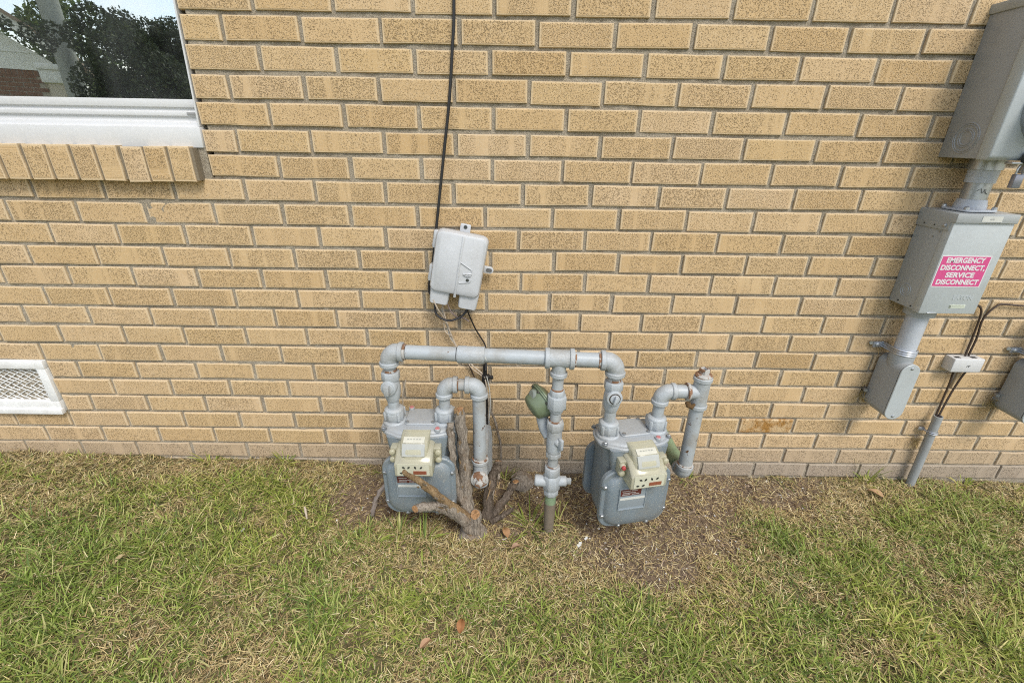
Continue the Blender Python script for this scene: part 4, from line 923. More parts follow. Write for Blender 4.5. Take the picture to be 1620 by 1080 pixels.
#PART4
# ------------------------------------------------------------------ telephone box
ph = thing('telephone_box', 'pale grey plastic telephone box hanging crooked on the brick wall', 'utility box', (-0.163, 0, 0.81))
PM = Matrix.Translation((-0.1630, -0.001, 0.806)) @ Matrix.Rotation(R(10.5), 4, 'Y') @ Matrix.Diagonal((1.05, 1, 1, 1))
def ptr(g): g.v = [tuple(PM @ Vector(p)) for p in g.v]; return g
def pring(w_, h_, r, y, dz=0, n=5): return [Vector((a, y, b_ + dz)) for a, b_ in rrect(w_, h_, r, n)]
g = G(); g.loft([pring(0.128, 0.172, 0.012, 0.0), pring(0.130, 0.174, 0.014, -0.045)]); obj('base_tray', ptr(g), M_phone, ph)
g = G(); g.loft([pring(0.144, 0.186, 0.018, -0.040), pring(0.147, 0.189, 0.018, -0.046), pring(0.145, 0.187, 0.018, -0.066), pring(0.139, 0.181, 0.017, -0.0745), pring(0.128, 0.170, 0.015, -0.0775)])
cv = obj('cover', ptr(g), M_phone, ph)
g = G(); g.bb(0.0005, 0.0065, -0.0800, -0.0770, -0.095, 0.088); g.bb(0.0, 0.007, -0.079, -0.055, -0.100, -0.092); obj('rib', ptr(g), M_phone, cv, bevel=0.0012)
g = G()
for (xa, za, xb, zb) in ((0.004, 0.012, 0.040, -0.006), (0.040, -0.006, 0.042, -0.020), (0.010, -0.052, 0.040, -0.044), (0.040, -0.044, 0.042, -0.036)):
    g.tube([(xa, -0.0788, za), (xb, -0.0788, zb)], 0.0016, 6)
g.tube([(0.018, -0.0795, -0.022), (0.028, -0.083, -0.020), (0.041, -0.0795, -0.018)], 0.002, 6); g.tube([(0.018, -0.0795, -0.024), (0.030, -0.082, -0.026), (0.041, -0.0795, -0.024)], 0.0014, 6)
lt = obj('latch', ptr(g), M_phone, cv)
g = G(); g.lathe([(0, 0.0046), (0.002, 0.0046)], (0.0325, -0.0775, -0.039), (0, -1, 0), 12); obj('latch_screw', ptr(g), M_dark, cv)
for z0 in (0.058, -0.045):
    g = G(); g.bb(-0.081, -0.070, -0.052, -0.030, z0 - 0.026, z0 + 0.026); g.bb(-0.083, -0.080, -0.046, -0.036, z0 - 0.024, z0 - 0.002); g.bb(-0.083, -0.080, -0.046, -0.036, z0 + 0.002, z0 + 0.024); obj('hinge', ptr(g), M_phone, ph, bevel=0.0015)
g = G(); g.prism(rrect(0.030, 0.026, 0.003, 3), (0.0, -0.004, 0.098), (1, 0, 0), (0, 0, 1), (0, -0.006, 0)); tb = obj('mounting_tab', ptr(g), M_phone, ph, bevel=0.001)
g = G(); g.lathe([(0, 0.0055), (0.002, 0.0055)], (0.0, -0.0095, 0.102), (0, -1, 0), 14); obj('tab_hole', ptr(g), M_dark, tb)
g = G(); g.prism(rrect(0.036, 0.022, 0.0105, 5), (0.083, -0.020, -0.010), (1, 0, 0), (0, 0, 1), (0, -0.008, 0)); tb = obj('mounting_tab', ptr(g), M_phone, ph, bevel=0.001)
g = G(); g.prism(rrect(0.018, 0.012, 0.0058, 5), (0.088, -0.0275, -0.010), (1, 0, 0), (0, 0, 1), (0, -0.0015, 0)); obj('tab_hole', ptr(g), plain('recess_grey', (0.13, 0.13, 0.13), 0.7), tb)
for x in (-0.041, 0.044):
    g = G(); g.loft([[Vector((x + a, -0.044 + b_, z)) for a, b_ in rrect(w_, 0.044, 0.006, 3)] for z, w_ in ((-0.088, 0.058), (-0.130, 0.054), (-0.134, 0.049))]); obj('cable_entry', ptr(g), M_phone, ph)
def cable(name, label, cat, pts, r, mat, group=None, seg=7, n=7):
    g = G(); g.tube(curve_pts(pts, n), r, seg); o = obj(name, g, mat); return tag(o, label, cat, group)
cable('drop_cable', 'thin black cable running down the bricks to the telephone box', 'cable', [(-0.150, -0.007, 2.3), (-0.156, -0.007, 1.75), (-0.160, -0.0075, 1.46), (-0.168, -0.0075, 1.36), (-0.180, -0.008, 1.245), (-0.200, -0.009, 1.115), (-0.232, -0.018, 0.90), (-0.247, -0.024, 0.80), (-0.262, -0.03, 0.72), (-0.250, -0.035, 0.69)], 0.0042, M_black, seg=9)
cable('looped_cable', 'black cable loop hanging under the telephone box', 'cable', [(-0.240, -0.036, 0.690), (-0.2464, -0.034, 0.662), (-0.237, -0.048, 0.636), (-0.2016, -0.05, 0.6197), (-0.162, -0.042, 0.6315), (-0.143, -0.035, 0.655), (-0.140, -0.036, 0.685)], 0.0036, M_black)
cable('loose_wire', 'beige wire dangling from the left cable entry behind the pipe', 'wire', [(-0.2445, -0.066, 0.695), (-0.232, -0.060, 0.660), (-0.2185, -0.03, 0.616), (-0.196, -0.022, 0.545), (-0.176, -0.02, 0.500), (-0.131, -0.02, 0.445), (-0.095, -0.028, 0.415), (-0.086, -0.043, 0.395), (-0.0755, -0.036, 0.30), (-0.082, -0.03, 0.225)], 0.0026, M_wire)
cable('loose_wire', 'second beige wire, frayed and twisted beside the first', 'wire', [(-0.222, -0.035, 0.668), (-0.215, -0.03, 0.62), (-0.2, -0.028, 0.566), (-0.186, -0.016, 0.520), (-0.170, -0.018, 0.490)], 0.0023, M_wire)
cable('loose_wire', 'short curl of thin beige wire above the header pipe', 'wire', [(-0.222, -0.02, 0.602), (-0.2195, -0.026, 0.578), (-0.210, -0.03, 0.565), (-0.198, -0.028, 0.560)], 0.0016, M_wire)
cable('loose_wire', 'thin white wire looping left of the beige wires', 'wire', [(-0.226, -0.03, 0.655), (-0.214, -0.024, 0.60), (-0.205, -0.022, 0.555), (-0.19, -0.02, 0.525), (-0.175, -0.02, 0.495)], 0.0016, M_label)
cable('loose_wire', 'thin white wire hanging straight beside the black clamp', 'wire', [(-0.082, -0.05, 0.42), (-0.074, -0.044, 0.37), (-0.071, -0.04, 0.31), (-0.076, -0.036, 0.24)], 0.0017, M_label)
cable('loose_wire', 'pinkish grey wire hanging between both cable entries', 'wire', [(-0.205, -0.04, 0.675), (-0.196, -0.034, 0.645), (-0.178, -0.022, 0.622), (-0.155, -0.018, 0.616), (-0.140, -0.02, 0.606)], 0.0021, M_wire2)
cable('loose_wire', 'black wire running from the right cable entry behind the coupling', 'wire', [(-0.144, -0.034, 0.655), (-0.138, -0.02, 0.625), (-0.1203, -0.014, 0.578), (-0.105, -0.013, 0.55), (-0.0875, -0.014, 0.5145), (-0.085, -0.03, 0.47), (-0.0855, -0.045, 0.44)], 0.0026, M_black)
cable('loose_wire', 'dark wire slanting down behind the left outlet loop', 'wire', [(-0.170, -0.013, 0.505), (-0.1441, -0.013, 0.4425), (-0.1234, -0.013, 0.3888), (-0.098, -0.014, 0.33)], 0.0024, M_brown)
cable('loose_wire', 'white wire bowing into the black clamp under the coupling', 'wire', [(-0.152, -0.02, 0.475), (-0.138, -0.022, 0.440), (-0.112, -0.024, 0.418), (-0.088, -0.045, 0.412)], 0.0016, M_wire)
dt = thing('cable_tube', 'black clamped cable tube rising from the soil behind the outlet pipe', 'cable tube', (-0.086, -0.03, 0.03))
g = G(); g.tube([(-0.0893, -0.03, 0.475), (-0.088, -0.03, 0.3477), (-0.0848, -0.03, 0.16), (-0.083, -0.034, -0.02)], 0.0078, 10); obj('tube', g, M_black, dt)
g = G(); g.box((-0.0865, -0.033, 0.4055), (0.026, 0.020, 0.022)); g.box((-0.070, -0.033, 0.408), (0.018, 0.010, 0.012)); obj('clamp', g, M_black, dt, bevel=0.002)
g = G(); g.tube([(-0.0805, -0.045, 0.215), (-0.078, -0.05, 0.17), (-0.078, -0.05, 0.0)], [0.0125, 0.015, 0.015], 10); obj('grey_sleeve', g, M_pvc, dt)
cable('dry_vine', 'dark dead twig climbing the bricks right of the outlet pipe', 'twig', [(-0.0843, -0.02, 0.318), (-0.070, -0.018, 0.262), (-0.0553, -0.02, 0.2244), (-0.043, -0.02, 0.165), (-0.0341, -0.025, 0.1175), (-0.0311, -0.04, 0.02)], 0.0044, M_bark, seg=8)
cable('dry_stalk', 'pale dry grass stalk standing against the wall by the left valve', 'grass stalk', [(-0.385, -0.04, 0.20), (-0.3817, -0.02, 0.27), (-0.378, -0.016, 0.33), (-0.364, -0.014, 0.385)], 0.0018, M_wire, seg=5)
g = G(); g.tube([(-0.073, -0.306, 0.618), (-0.070, -0.3065, 0.609)], 0.0016, 5); tag(obj('white_scrap', g, M_label), 'tiny white scrap stuck on the header pipe beside the coupling', 'scrap')

# ------------------------------------------------------------------ electric meter box with padlock
mb = thing('electric_meter_box', 'large grey electric meter enclosure at the top right edge', 'meter box', (1.35, 0, 1.12))
bx0, bx1, bz0, bz1 = 1.2105, 1.425, 1.1225, 1.478
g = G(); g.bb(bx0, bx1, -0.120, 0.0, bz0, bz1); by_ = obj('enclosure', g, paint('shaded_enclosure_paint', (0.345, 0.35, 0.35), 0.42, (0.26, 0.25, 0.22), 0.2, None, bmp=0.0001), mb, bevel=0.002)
g = G()
pr = [(-0.118, bz0 - 0.003), (-0.146, bz0 - 0.003), (-0.156, bz0 + 0.006), (-0.156, bz1), (-0.118, bz1)]
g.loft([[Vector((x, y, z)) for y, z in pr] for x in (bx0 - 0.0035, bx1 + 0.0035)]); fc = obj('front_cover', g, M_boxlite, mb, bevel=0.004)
g = G(); g.prism([(0.004, bz1 - 0.018), (-0.125, bz1 - 0.018), (-0.166, bz1 - 0.030), (-0.166, bz1 - 0.006), (-0.12, bz1 + 0.004), (0.004, bz1 + 0.004)], (bx0 - 0.004, 0, 0), (0, 1, 0), (0, 0, 1), (bx1 - bx0 + 0.008, 0, 0)); obj('rain_hood', g, M_box, mb, bevel=0.0015)
g = G(); g.lathe([(0, 0.094), (0.012, 0.094), (0.016, 0.090), (0.022, 0.086)], (1.334, -0.154, 1.247), (0, -1, 0), 40); mr_ = obj('meter_ring', g, M_galv, mb)
m_, nt, b = newmat('meter_glass', 0.05); b.inputs['Base Color'].default_value = (0.22, 0.24, 0.24, 1)
g = G(); g.lathe([(0, 0.086), (0.05, 0.084), (0.075, 0.074), (0.085, 0.05)], (1.334, -0.172, 1.247), (0, -1, 0), 36); obj('meter_dome', g, m_, mb)
def knock(cx, cy_, cz, rs, parent, ax=(-1, 0, 0)):
    for r in rs:
        g = G(); a = Vector(ax); u = Vector((0, 1, 0)); v = Vector((0, 0, 1)); P = []
        for k in range(33):
            an = 2 * math.pi * k / 32; P.append(Vector((cx, cy_, cz)) + u * r * math.cos(an) + v * r * math.sin(an))
        g.tube(P, 0.0017, 6, False); obj('knockout', g, parent.data.materials[0], parent)
knock(bx0 - 0.0002, -0.066, 1.172, (0.037, 0.032, 0.022, 0.017), by_)
g = G(); g.bb(1.262, 1.31, -0.166, -0.145, 1.112, 1.118); g.box((1.305, -0.158, 1.105), (0.006, 0.018, 0.03)); obj('hasp', g, M_galv, mb, bevel=0.001)
g = G(); g.lathe([(0, 0.016), (0.010, 0.016)], (1.30, -0.160, 1.128), (0, -1, 0), 18); obj('latch_knob', g, M_dark, mb)
pl = thing('padlock', 'small grey padlock hanging below the meter enclosure', 'padlock', (1.303, -0.158, 1.055))
g = G(); g.box((1.3015, -0.156, 1.0715), (0.0225, 0.013, 0.034)); obj('lock_body', g, plain('blued_metal', (0.30, 0.31, 0.37), 0.3, 0.5, 0.08), pl, bevel=0.0015)
g = G(); g.tube(curve_pts([(1.2935, -0.156, 1.086), (1.2935, -0.156, 1.104), (1.302, -0.156, 1.113), (1.3105, -0.156, 1.104), (1.3105, -0.156, 1.086)], 5), 0.0024, 8); obj('shackle', g, M_galv, pl)

# ------------------------------------------------------------------ disconnect box
db = thing('disconnect_box', 'grey electrical disconnect box with pink warning sticker', 'electrical box', (1.306, 0, 0.696))
dx0, dx1, dz0, dz1 = 1.2215, 1.3890, 0.6935, 0.984
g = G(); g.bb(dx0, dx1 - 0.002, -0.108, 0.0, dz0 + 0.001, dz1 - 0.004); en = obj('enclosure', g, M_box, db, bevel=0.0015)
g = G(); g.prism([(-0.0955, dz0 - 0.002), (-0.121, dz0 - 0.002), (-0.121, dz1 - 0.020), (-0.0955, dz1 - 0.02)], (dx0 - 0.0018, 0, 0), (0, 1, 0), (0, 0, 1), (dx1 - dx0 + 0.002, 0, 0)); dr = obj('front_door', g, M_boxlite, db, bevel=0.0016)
g = G(); g.prism([(0.002, dz1 - 0.050), (-0.112, dz1 - 0.050), (-0.112, dz1 - 0.026), (-0.126, dz1 - 0.026), (-0.126, dz1 - 0.001), (0.002, dz1 + 0.001)], (dx0 - 0.004, 0, 0), (0, 1, 0), (0, 0, 1), (dx1 - dx0 + 0.006, 0, 0)); hd_ = obj('rain_hood', g, M_box, db, bevel=0.0015)
for y, z in ((-0.030, dz1 - 0.040), (-0.065, dz1 - 0.040)):
    g = G(); g.lathe([(0, 0.0022), (0.001, 0.0022)], (dx0 - 0.0042, y, z), (-1, 0, 0), 8); obj('rivet_hole', g, M_dark, hd_)
g = G(); g.lathe([(0, 0.0052), (0.003, 0.0048), (0.005, 0.002)], (dx0 - 0.004, -0.098, dz1 - 0.036), (-1, 0, 0), 10); obj('screw', g, M_galv, hd_)
for y, z in ((-0.070, dz1 - 0.072), (-0.086, dz1 - 0.056), (-0.035, 0.705), (-0.085, 0.703)):
    g = G(); g.lathe([(0, 0.0026), (0.0012, 0.0026)], (dx0 - 0.0002, y, z), (-1, 0, 0), 8); obj('dimple', g, M_seam if z < 0.8 else M_bolt, en)
knock(dx0 - 0.0002, -0.047, 0.742, (0.0185, 0.011), en)
g = G(); g.bb(1.287, 1.343, -0.1272, -0.1258, dz1 - 0.0215, dz1 - 0.0065); pl_ = obj('paper_label', g, M_label, hd_)
g = G(); g.bb(1.309, 1.320, -0.1277, -0.1271, dz1 - 0.0155, dz1 - 0.0125); obj('print_line', g, plain('faint_print', (0.42, 0.42, 0.4)), pl_)
def text(body, x, y, z, size, mat, parent, name='lettering', shear=0.0, bold=0.0, ext=0.0002, w_=None, align='CENTER'):
    cu = bpy.data.curves.new(name, 'FONT'); cu.body = body; cu.size = size; cu.align_x = align; cu.align_y = 'CENTER'; cu.shear = shear; cu.offset = bold; cu.extrude = ext; cu.resolution_u = 3
    t_ = bpy.data.objects.new(name, cu); C.objects.link(t_)
    bpy.context.view_layer.update(); me_ = bpy.data.meshes.new_from_object(t_); bpy.data.objects.remove(t_); bpy.data.curves.remove(cu)
    me_.name = name; me_.materials.clear(); me_.materials.append(mat)
    wd = max(v.co.x for v in me_.vertices) - min(v.co.x for v in me_.vertices)
    k = (w_ / wd) if w_ else 1.0
    o = bpy.data.objects.new(name, me_); C.objects.link(o)
    o.matrix_basis = Matrix.Translation((x, y, z)) @ Matrix.Rotation(R(90), 4, 'X') @ Matrix.Diagonal((k, 1, 1, 1))
    attach(o, parent); return o
sx0, sx1, sz0, sz1 = 1.2225, 1.3665, 0.7745, 0.8680
g = G(); g.bb(sx0, sx1, -0.1217, -0.1209, sz0, sz1); st = obj('warning_sticker', g, M_sticker_white, db)
g = G(); g.bb(sx0 + 0.003, sx1 - 0.003, -0.1222, -0.1216, sz0 + 0.003, sz1 - 0.003); obj('pink_field', g, M_pink, st)
cxm = (sx0 + sx1) / 2
for ln, z, w_ in (('EMERGENCY', 0.8535, 0.111), ('DISCONNECT,', 0.8320, 0.129), ('SERVICE', 0.8105, 0.084), ('DISCONNECT', 0.7895, 0.124)):
    text(ln, cxm, -0.1224, z, 0.0205, M_sticker_white, st, bold=0.0008, w_=w_)
text('EATON', 1.333, -0.1208, 0.7420, 0.020, M_boxlite, dr, 'embossed_lettering', bold=0.0006, ext=0.0009, w_=0.058)
g = G(); g.bb(1.303, 1.351, -0.1217, -0.1209, 0.710, 0.7205); lb_ = obj('small_label', g, plain('pale_green_label', (0.62, 0.66, 0.55), 0.4), db)
g = G(); g.bb(1.3035, 1.3085, -0.1222, -0.1215, 0.7110, 0.7195); g.bb(1.311, 1.348, -0.1220, -0.1215, 0.7125, 0.7135); g.bb(1.311, 1.348, -0.1220, -0.1215, 0.7165, 0.7172); obj('print_line', g, plain('grey_ink', (0.2, 0.22, 0.18)), lb_)
g = G(); g.bb(1.243, 1.270, -0.1235, -0.1185, 0.691, 0.6955); obj('door_latch', g, M_galv, db, bevel=0.001)
# conduit nipple between the two boxes
nx, ny = 1.3015, -0.060
g = G(); g.lathe([(0, 0.0385), (0.026, 0.0385), (0.028, 0.036)], (nx, ny, 1.0945), Zv, 26); ni = obj('conduit_fitting', g, M_galv, db)
g = G(); g.lathe([(0, 0.0335), (0.036, 0.0340)], (nx, ny, 1.0600), Zv, 26); obj('coupling', g, M_conduit, db)
g = G(); g.lathe([(0, 0.0300), (0.05, 0.0300)], (nx, ny, 1.0130), Zv, 24); np2 = obj('nipple', g, M_galv, db)
g = G(); g.tube([(nx - 0.02, ny - 0.0235, 1.040), (nx - 0.014, ny - 0.0285, 1.046), (nx - 0.010, ny - 0.0300, 1.034), (nx - 0.004, ny - 0.0315, 1.045), (nx - 0.002, ny - 0.0318, 1.036), (nx + 0.004, ny - 0.0315, 1.032)], 0.0008, 5); obj('pen_scribble', g, M_dark, np2)
g = G(); g.lathe([(0, 0.037), (0.012, 0.037), (0.026, 0.0335), (0.030, 0.033)], (nx, ny, 0.986), Zv, 26); g.prism(rrect(0.098, 0.094, 0.02, 4), (nx, ny, 0.9855), (1, 0, 0), (0, 1, 0), (0, 0, 0.0055)); hb = obj('conduit_hub', g, M_conduit, db, bevel=0.001)
for a, b_ in ((-0.040, -0.036), (0.038, -0.036), (-0.040, 0.036), (0.040, 0.036)):
    g = G(); g.lathe([(0, 0.0065), (0.006, 0.0062), (0.008, 0.004)], (nx + a, ny + b_, 0.991), Zv, 10); obj('screw', g, M_galv, hb)

# ------------------------------------------------------------------ conduit bodies
def conduit_body(x, label, dz=0.0):
    t = thing('conduit_body', label, 'conduit', (x, 0, 0.31), 'grey conduit bodies on the wall')
    g = G(); g.lathe([(0, 0.0295), (0.172, 0.0295)], (x, -0.060, 0.520), Zv, 26); obj('conduit', g, M_conduit, t)
    g = G(); g.lathe([(0, 0.041), (0.022, 0.041), (0.026, 0.037)], (x, -0.060, 0.668), Zv, 26); obj('locknut', g, M_box, t)
    g = G(); g.lathe([(0, 0.0300), (0.020, 0.0335), (0.045, 0.0345), (0.062, 0.0335)], (x, -0.060, 0.478), Zv, 26); obj('socket', g, M_pvc, t)
    ob = lambda w_, h_, y, n=9: [Vector((x + a, y, 0.412 + b_)) for a, b_ in rrect(w_, h_, w_ / 2 - 0.0005, n)]
    g = G(); g.loft([ob(0.058, 0.200, -0.012), ob(0.060, 0.202, -0.02), ob(0.061, 0.204, -0.104), ob(0.0595, 0.2025, -0.1065)]); bd = obj('body', g, M_pvc, t)
    g = G(); g.lathe([(0, 0.030), (0.03, 0.030)], (x, -0.018, 0.345), (0, 1, 0), 20); obj('wall_stub', g, M_pvc, bd)
    g = G(); g.loft([ob(0.0575, 0.2005, -0.1060), ob(0.0575, 0.2005, -0.1100)]); obj('gasket', g, M_seam, bd)
    g = G(); g.loft([ob(0.0610, 0.2040, -0.1092), ob(0.0610, 0.2040, -0.1118), ob(0.0585, 0.2015, -0.1130)]); c_ = obj('cover_plate', g, M_boxlite, t)
    for z in (0.412 + 0.089, 0.412 - 0.089):
        g = G(); g.lathe([(0, 0.0052), (0.002, 0.0048), (0.0035, 0.002)], (x, -0.1124, z), (0, -1, 0), 10); g.box((x, -0.1162, z), (0.007, 0.0008, 0.0012)); obj('screw', g, M_galv, c_)
    P = []
    for k in range(25):
        a = math.pi * (k / 24) + math.pi; P.append((x + 0.0325 * math.cos(a), -0.060 + 0.0325 * math.sin(a), 0.541))
    P = [(x - 0.0325, -0.012, 0.541)] + P + [(x + 0.0325, -0.010, 0.541)]
    g = G()
    for dz_ in (-0.007, 0.0, 0.007): g.tube([(a, b_, c2 + dz_) for a, b_, c2 in P], 0.0036, 6)
    g.bb(x - 0.066, x - 0.030, -0.013, -0.009, 0.531, 0.551); stp = obj('strap', g, M_galv, t)
    g = G(); g.lathe([(0, 0.008), (0.004, 0.0075), (0.006, 0.004)], (x - 0.052, -0.012, 0.541), (0, -1, 0), 6); g.lathe([(0, 0.006), (0.006, 0.006)], (x - 0.070, -0.006, 0.545), (-0.5, -1, 0), 6); obj('strap_screw', g, M_galv, stp)
    g = G(); g.lathe([(0, 0.006), (0.012, 0.006)], (x - 0.036, -0.010, 0.368), (-0.3, -1, 0), 8); obj('anchor_screw', g, M_galv, t)
    return t
cb = conduit_body(1.2805, 'grey conduit elbow fitting fed by the conduit below the disconnect box')
cb2 = dup(cb); cb2['label'] = 'grey conduit elbow fitting cut off by the right edge of the view'; cb2.location = (1.2805 + 0.4735, 0, 0.31 - 0.015)
def nest(x, z, label, nb):
    n = nb; a = rng.uniform(0, 6.28, n); rr_ = np.abs(rng.normal(0, 0.014, n))
    pos = np.stack([x + rr_ * np.cos(a), -0.006 - np.abs(rng.normal(0, 0.006, n)), z + rr_ * np.sin(a) * 1.7], -1)
    o = blade_mesh('dry_grass_clump', pos, rng.uniform(0, 6.28, n), rng.uniform(0.012, 0.04, n), rng.uniform(0.0009, 0.002, n), rng.uniform(0.6, 2.6, n), rng.uniform(-0.6, 0.8, n), straws(n) * np.array([0.62, 0.6, 0.48]), M_straw)
    tag(o, label, 'dry grass', 'dead grass wedged behind the wall fittings')
nest(1.243, 0.352, 'tuft of dead grass wedged left of the conduit fitting under the disconnect box', 90)
nest(1.262, 0.538, 'wisp of dead grass behind the conduit strap', 40)
nest(1.716, 0.318, 'tuft of dead grass wedged beside the conduit fitting at the right edge', 90)
nest(1.510, 0.150, 'dark dead grass caught along the thin conduit', 70)

# ------------------------------------------------------------------ white junction box, brown cables and thin conduit
jb = thing('junction_box', 'small white plastic junction box with two cable slots', 'junction box', (1.538, 0, 0.475))
g = G(); g.bb(1.4870, 1.5885, -0.0395, 0.0, 0.4530, 0.5020); jc = obj('cover', g, M_white, jb, bevel=0.0022)
for x in (1.505, 1.560):
    g = G(); g.bb(x - 0.009, x + 0.009, -0.030, -0.018, 0.5014, 0.5028); obj('cable_slot', g, M_seam, jc)
g = G(); g.tube([(1.534, -0.0398, 0.474), (1.538, -0.0400, 0.479), (1.541, -0.0398, 0.473), (1.545, -0.0400, 0.480)], 0.0009, 5); obj('small_mark', g, M_dark, jc)
gb = 'brown cables at the junction box'
cable('brown_cable', 'brown cable bending from behind the disconnect box into the junction box', 'cable', [(1.40, -0.010, 0.705), (1.455, -0.008, 0.700), (1.5031, -0.010, 0.6848), (1.524, -0.011, 0.672), (1.5326, -0.012, 0.6459), (1.5388, -0.012, 0.5784), (1.5416, -0.014, 0.50), (1.540, -0.02, 0.47)], 0.0032, M_brown, gb)
cable('brown_cable', 'brown cable leading off along the bricks past the right edge', 'cable', [(2.4, -0.008, 0.675), (1.85, -0.009, 0.679), (1.6592, -0.010, 0.6828), (1.60, -0.011, 0.687), (1.570, -0.012, 0.682), (1.5457, -0.012, 0.635), (1.5543, -0.012, 0.5672), (1.5524, -0.014, 0.50), (1.553, -0.02, 0.47)], 0.0032, M_brown, gb)
cable('brown_cable', 'left of the two brown cables from the junction box into thin conduit', 'cable', [(1.520, -0.02, 0.47), (1.528, -0.013, 0.440), (1.533, -0.012, 0.40), (1.5331, -0.014, 0.3471), (1.5262, -0.024, 0.2681), (1.527, -0.029, 0.24)], 0.0032, M_brown, gb)
cable('brown_cable', 'right of the two brown cables from the junction box into thin conduit', 'cable', [(1.577, -0.02, 0.475), (1.568, -0.013, 0.436), (1.560, -0.012, 0.39), (1.552, -0.014, 0.3474), (1.535, -0.025, 0.2682), (1.534, -0.030, 0.24)], 0.0032, M_brown, gb)
tcn = thing('thin_conduit', 'thin grey plastic conduit rising from the ground to the brown cables', 'conduit', (1.54, -0.03, -0.03))
g = G(); g.lathe([(0, 0.0138), (0.314, 0.0138), (0.3145, 0.0105), (0.30, 0.0105)], (1.540, -0.031, -0.042), (-0.035, 0.003, 1), 18, cap1=False); obj('tube', g, M_pvc, tcn)
g = G()
for dz_ in (-0.003, 0.003): g.tube([(1.5305 + 0.0155 * math.cos(a), -0.031 + 0.0155 * math.sin(a), 0.205 + dz_) for a in np.linspace(math.pi, 2 * math.pi, 13)], 0.0022, 6)
g.bb(1.497, 1.518, -0.012, -0.008, 0.199, 0.212); g.tube([(1.515, -0.012, 0.205), (1.515, -0.031, 0.205)], 0.004, 6); g.lathe([(0, 0.006), (0.004, 0.005)], (1.505, -0.012, 0.2055), (0, -1, 0), 8); obj('strap', g, M_galv, tcn)

# ------------------------------------------------------------------ small things on the ground
def leaf(x, y, L, az, col, label):
    z = float(height(x, y)) + 0.014; g = G(); n = 6; vs = []
    for i in range(n + 1):
        t = i / n; wv = 0.32 * L * math.sin(math.pi * (0.06 + 0.94 * t) ** 0.8) * (1 - t * 0.15); up_ = 0.010 * math.sin(t * 3) + random.uniform(-0.001, 0.001)
        for s_ in (-1, 0, 1): vs.append(Vector(((t - 0.5) * L, s_ * wv, up_ + abs(s_) * 0.006)))
    vs = [Matrix.Rotation(az, 3, 'Z') @ v + Vector((x, y, z)) for v in vs]
    vs += [v - Vector((0, 0, 0.0008)) for v in vs]; m_ = 3 * (n + 1); fs = []
    for i in range(n):
        for j in (0, 1):
            a = i * 3 + j; fs.append((a, a + 1, a + 4, a + 3)); fs.append((a + m_ + 3, a + m_ + 4, a + m_ + 1, a + m_))
    g.add(vs, fs); o = obj('fallen_leaf', g, plain('leaf_brown', col, 0.7, 0, 0.3, 90)); tag(o, label, 'leaf', 'dead leaves on the lawn')
leaf(-0.0115, -0.326, 0.040, 1.9, (0.36, 0.20, 0.095), 'tan curled leaf right of the front shrub stump')
leaf(-0.1214, -0.642, 0.036, 1.5, (0.30, 0.13, 0.045), 'orange brown leaf lying in the grass at the bottom centre')
leaf(-0.2025, -0.6865, 0.030, 0.6, (0.38, 0.22, 0.12), 'small pale brown leaf low in the grass, left of the orange one')
leaf(1.3529, -0.0964, 0.050, 2.3, (0.42, 0.26, 0.13), 'long tan leaf by the wall left of the thin conduit')
leaf(0.145, -0.05, 0.045, 0.2, (0.33, 0.25, 0.16), 'grey tan leaf against the bricks behind the riser pipe')
leaf(0.02, -0.385, 0.028, 0.3, (0.33, 0.20, 0.12), 'small brown leaf on the straw in front of the shrub')
leaf(-1.10, -0.47, 0.028, 1.0, (0.35, 0.27, 0.13), 'yellowish leaf in the lawn at far left')
def scrap(x, y, s_, name, label, mat):
    z = float(height(x, y)) + 0.012; g = G(); pts = [(0.6, -0.3), (0.9, 0.4), (0.1, 0.8), (-0.2, 0.3), (-0.9, 0.2), (-0.5, -0.7)]
    g.prism([(a * s_, b_ * s_) for a, b_ in pts], (x, y, z), Vector((1, 0.2, 0.25)), Vector((-0.2, 1, 0.3)), (0, 0, 0.0012)); tag(obj(name, g, mat), label, 'scrap')
scrap(0.2204, -0.3557, 0.010, 'paper_scrap', 'torn white scrap on the soil left of the right meter', M_label)
scrap(0.245, -0.330, 0.007, 'paper_scrap', 'smaller white flake close beside the right meter base', M_label)
scrap(-0.83, -0.345, 0.008, 'pale_pebble', 'pale pebble in the grass left of the shrub', plain('pale_stone', (0.5, 0.48, 0.45), 0.8))
g = G(); g.tube([(-0.668, -0.262, 0.045), (-0.660, -0.276, 0.040), (-0.648, -0.298, 0.03)], [0.003, 0.0042, 0.002], 6); tag(obj('wood_chip', g, M_wire), 'pale wood splinter lying in the lawn at left', 'wood chip')
g = G(); rs_ = random.Random(4)
for i, (z, r) in enumerate(((-0.01, 0.03), (0.012, 0.042), (0.035, 0.036), (0.050, 0.018))): pass
g.lathe([(-0.01, 0.036), (0.014, 0.044), (0.036, 0.036), (0.050, 0.016)], (0.045, -0.075, -0.018), Zv, 12)
for i, v_ in enumerate(g.v): g.v[i] = tuple(c_ + rs_.uniform(-0.006, 0.006) for c_ in v_)
tag(obj('stump_knot', g, M_bark), 'weathered grey wood knob on the soil between shrub and riser', 'stump')
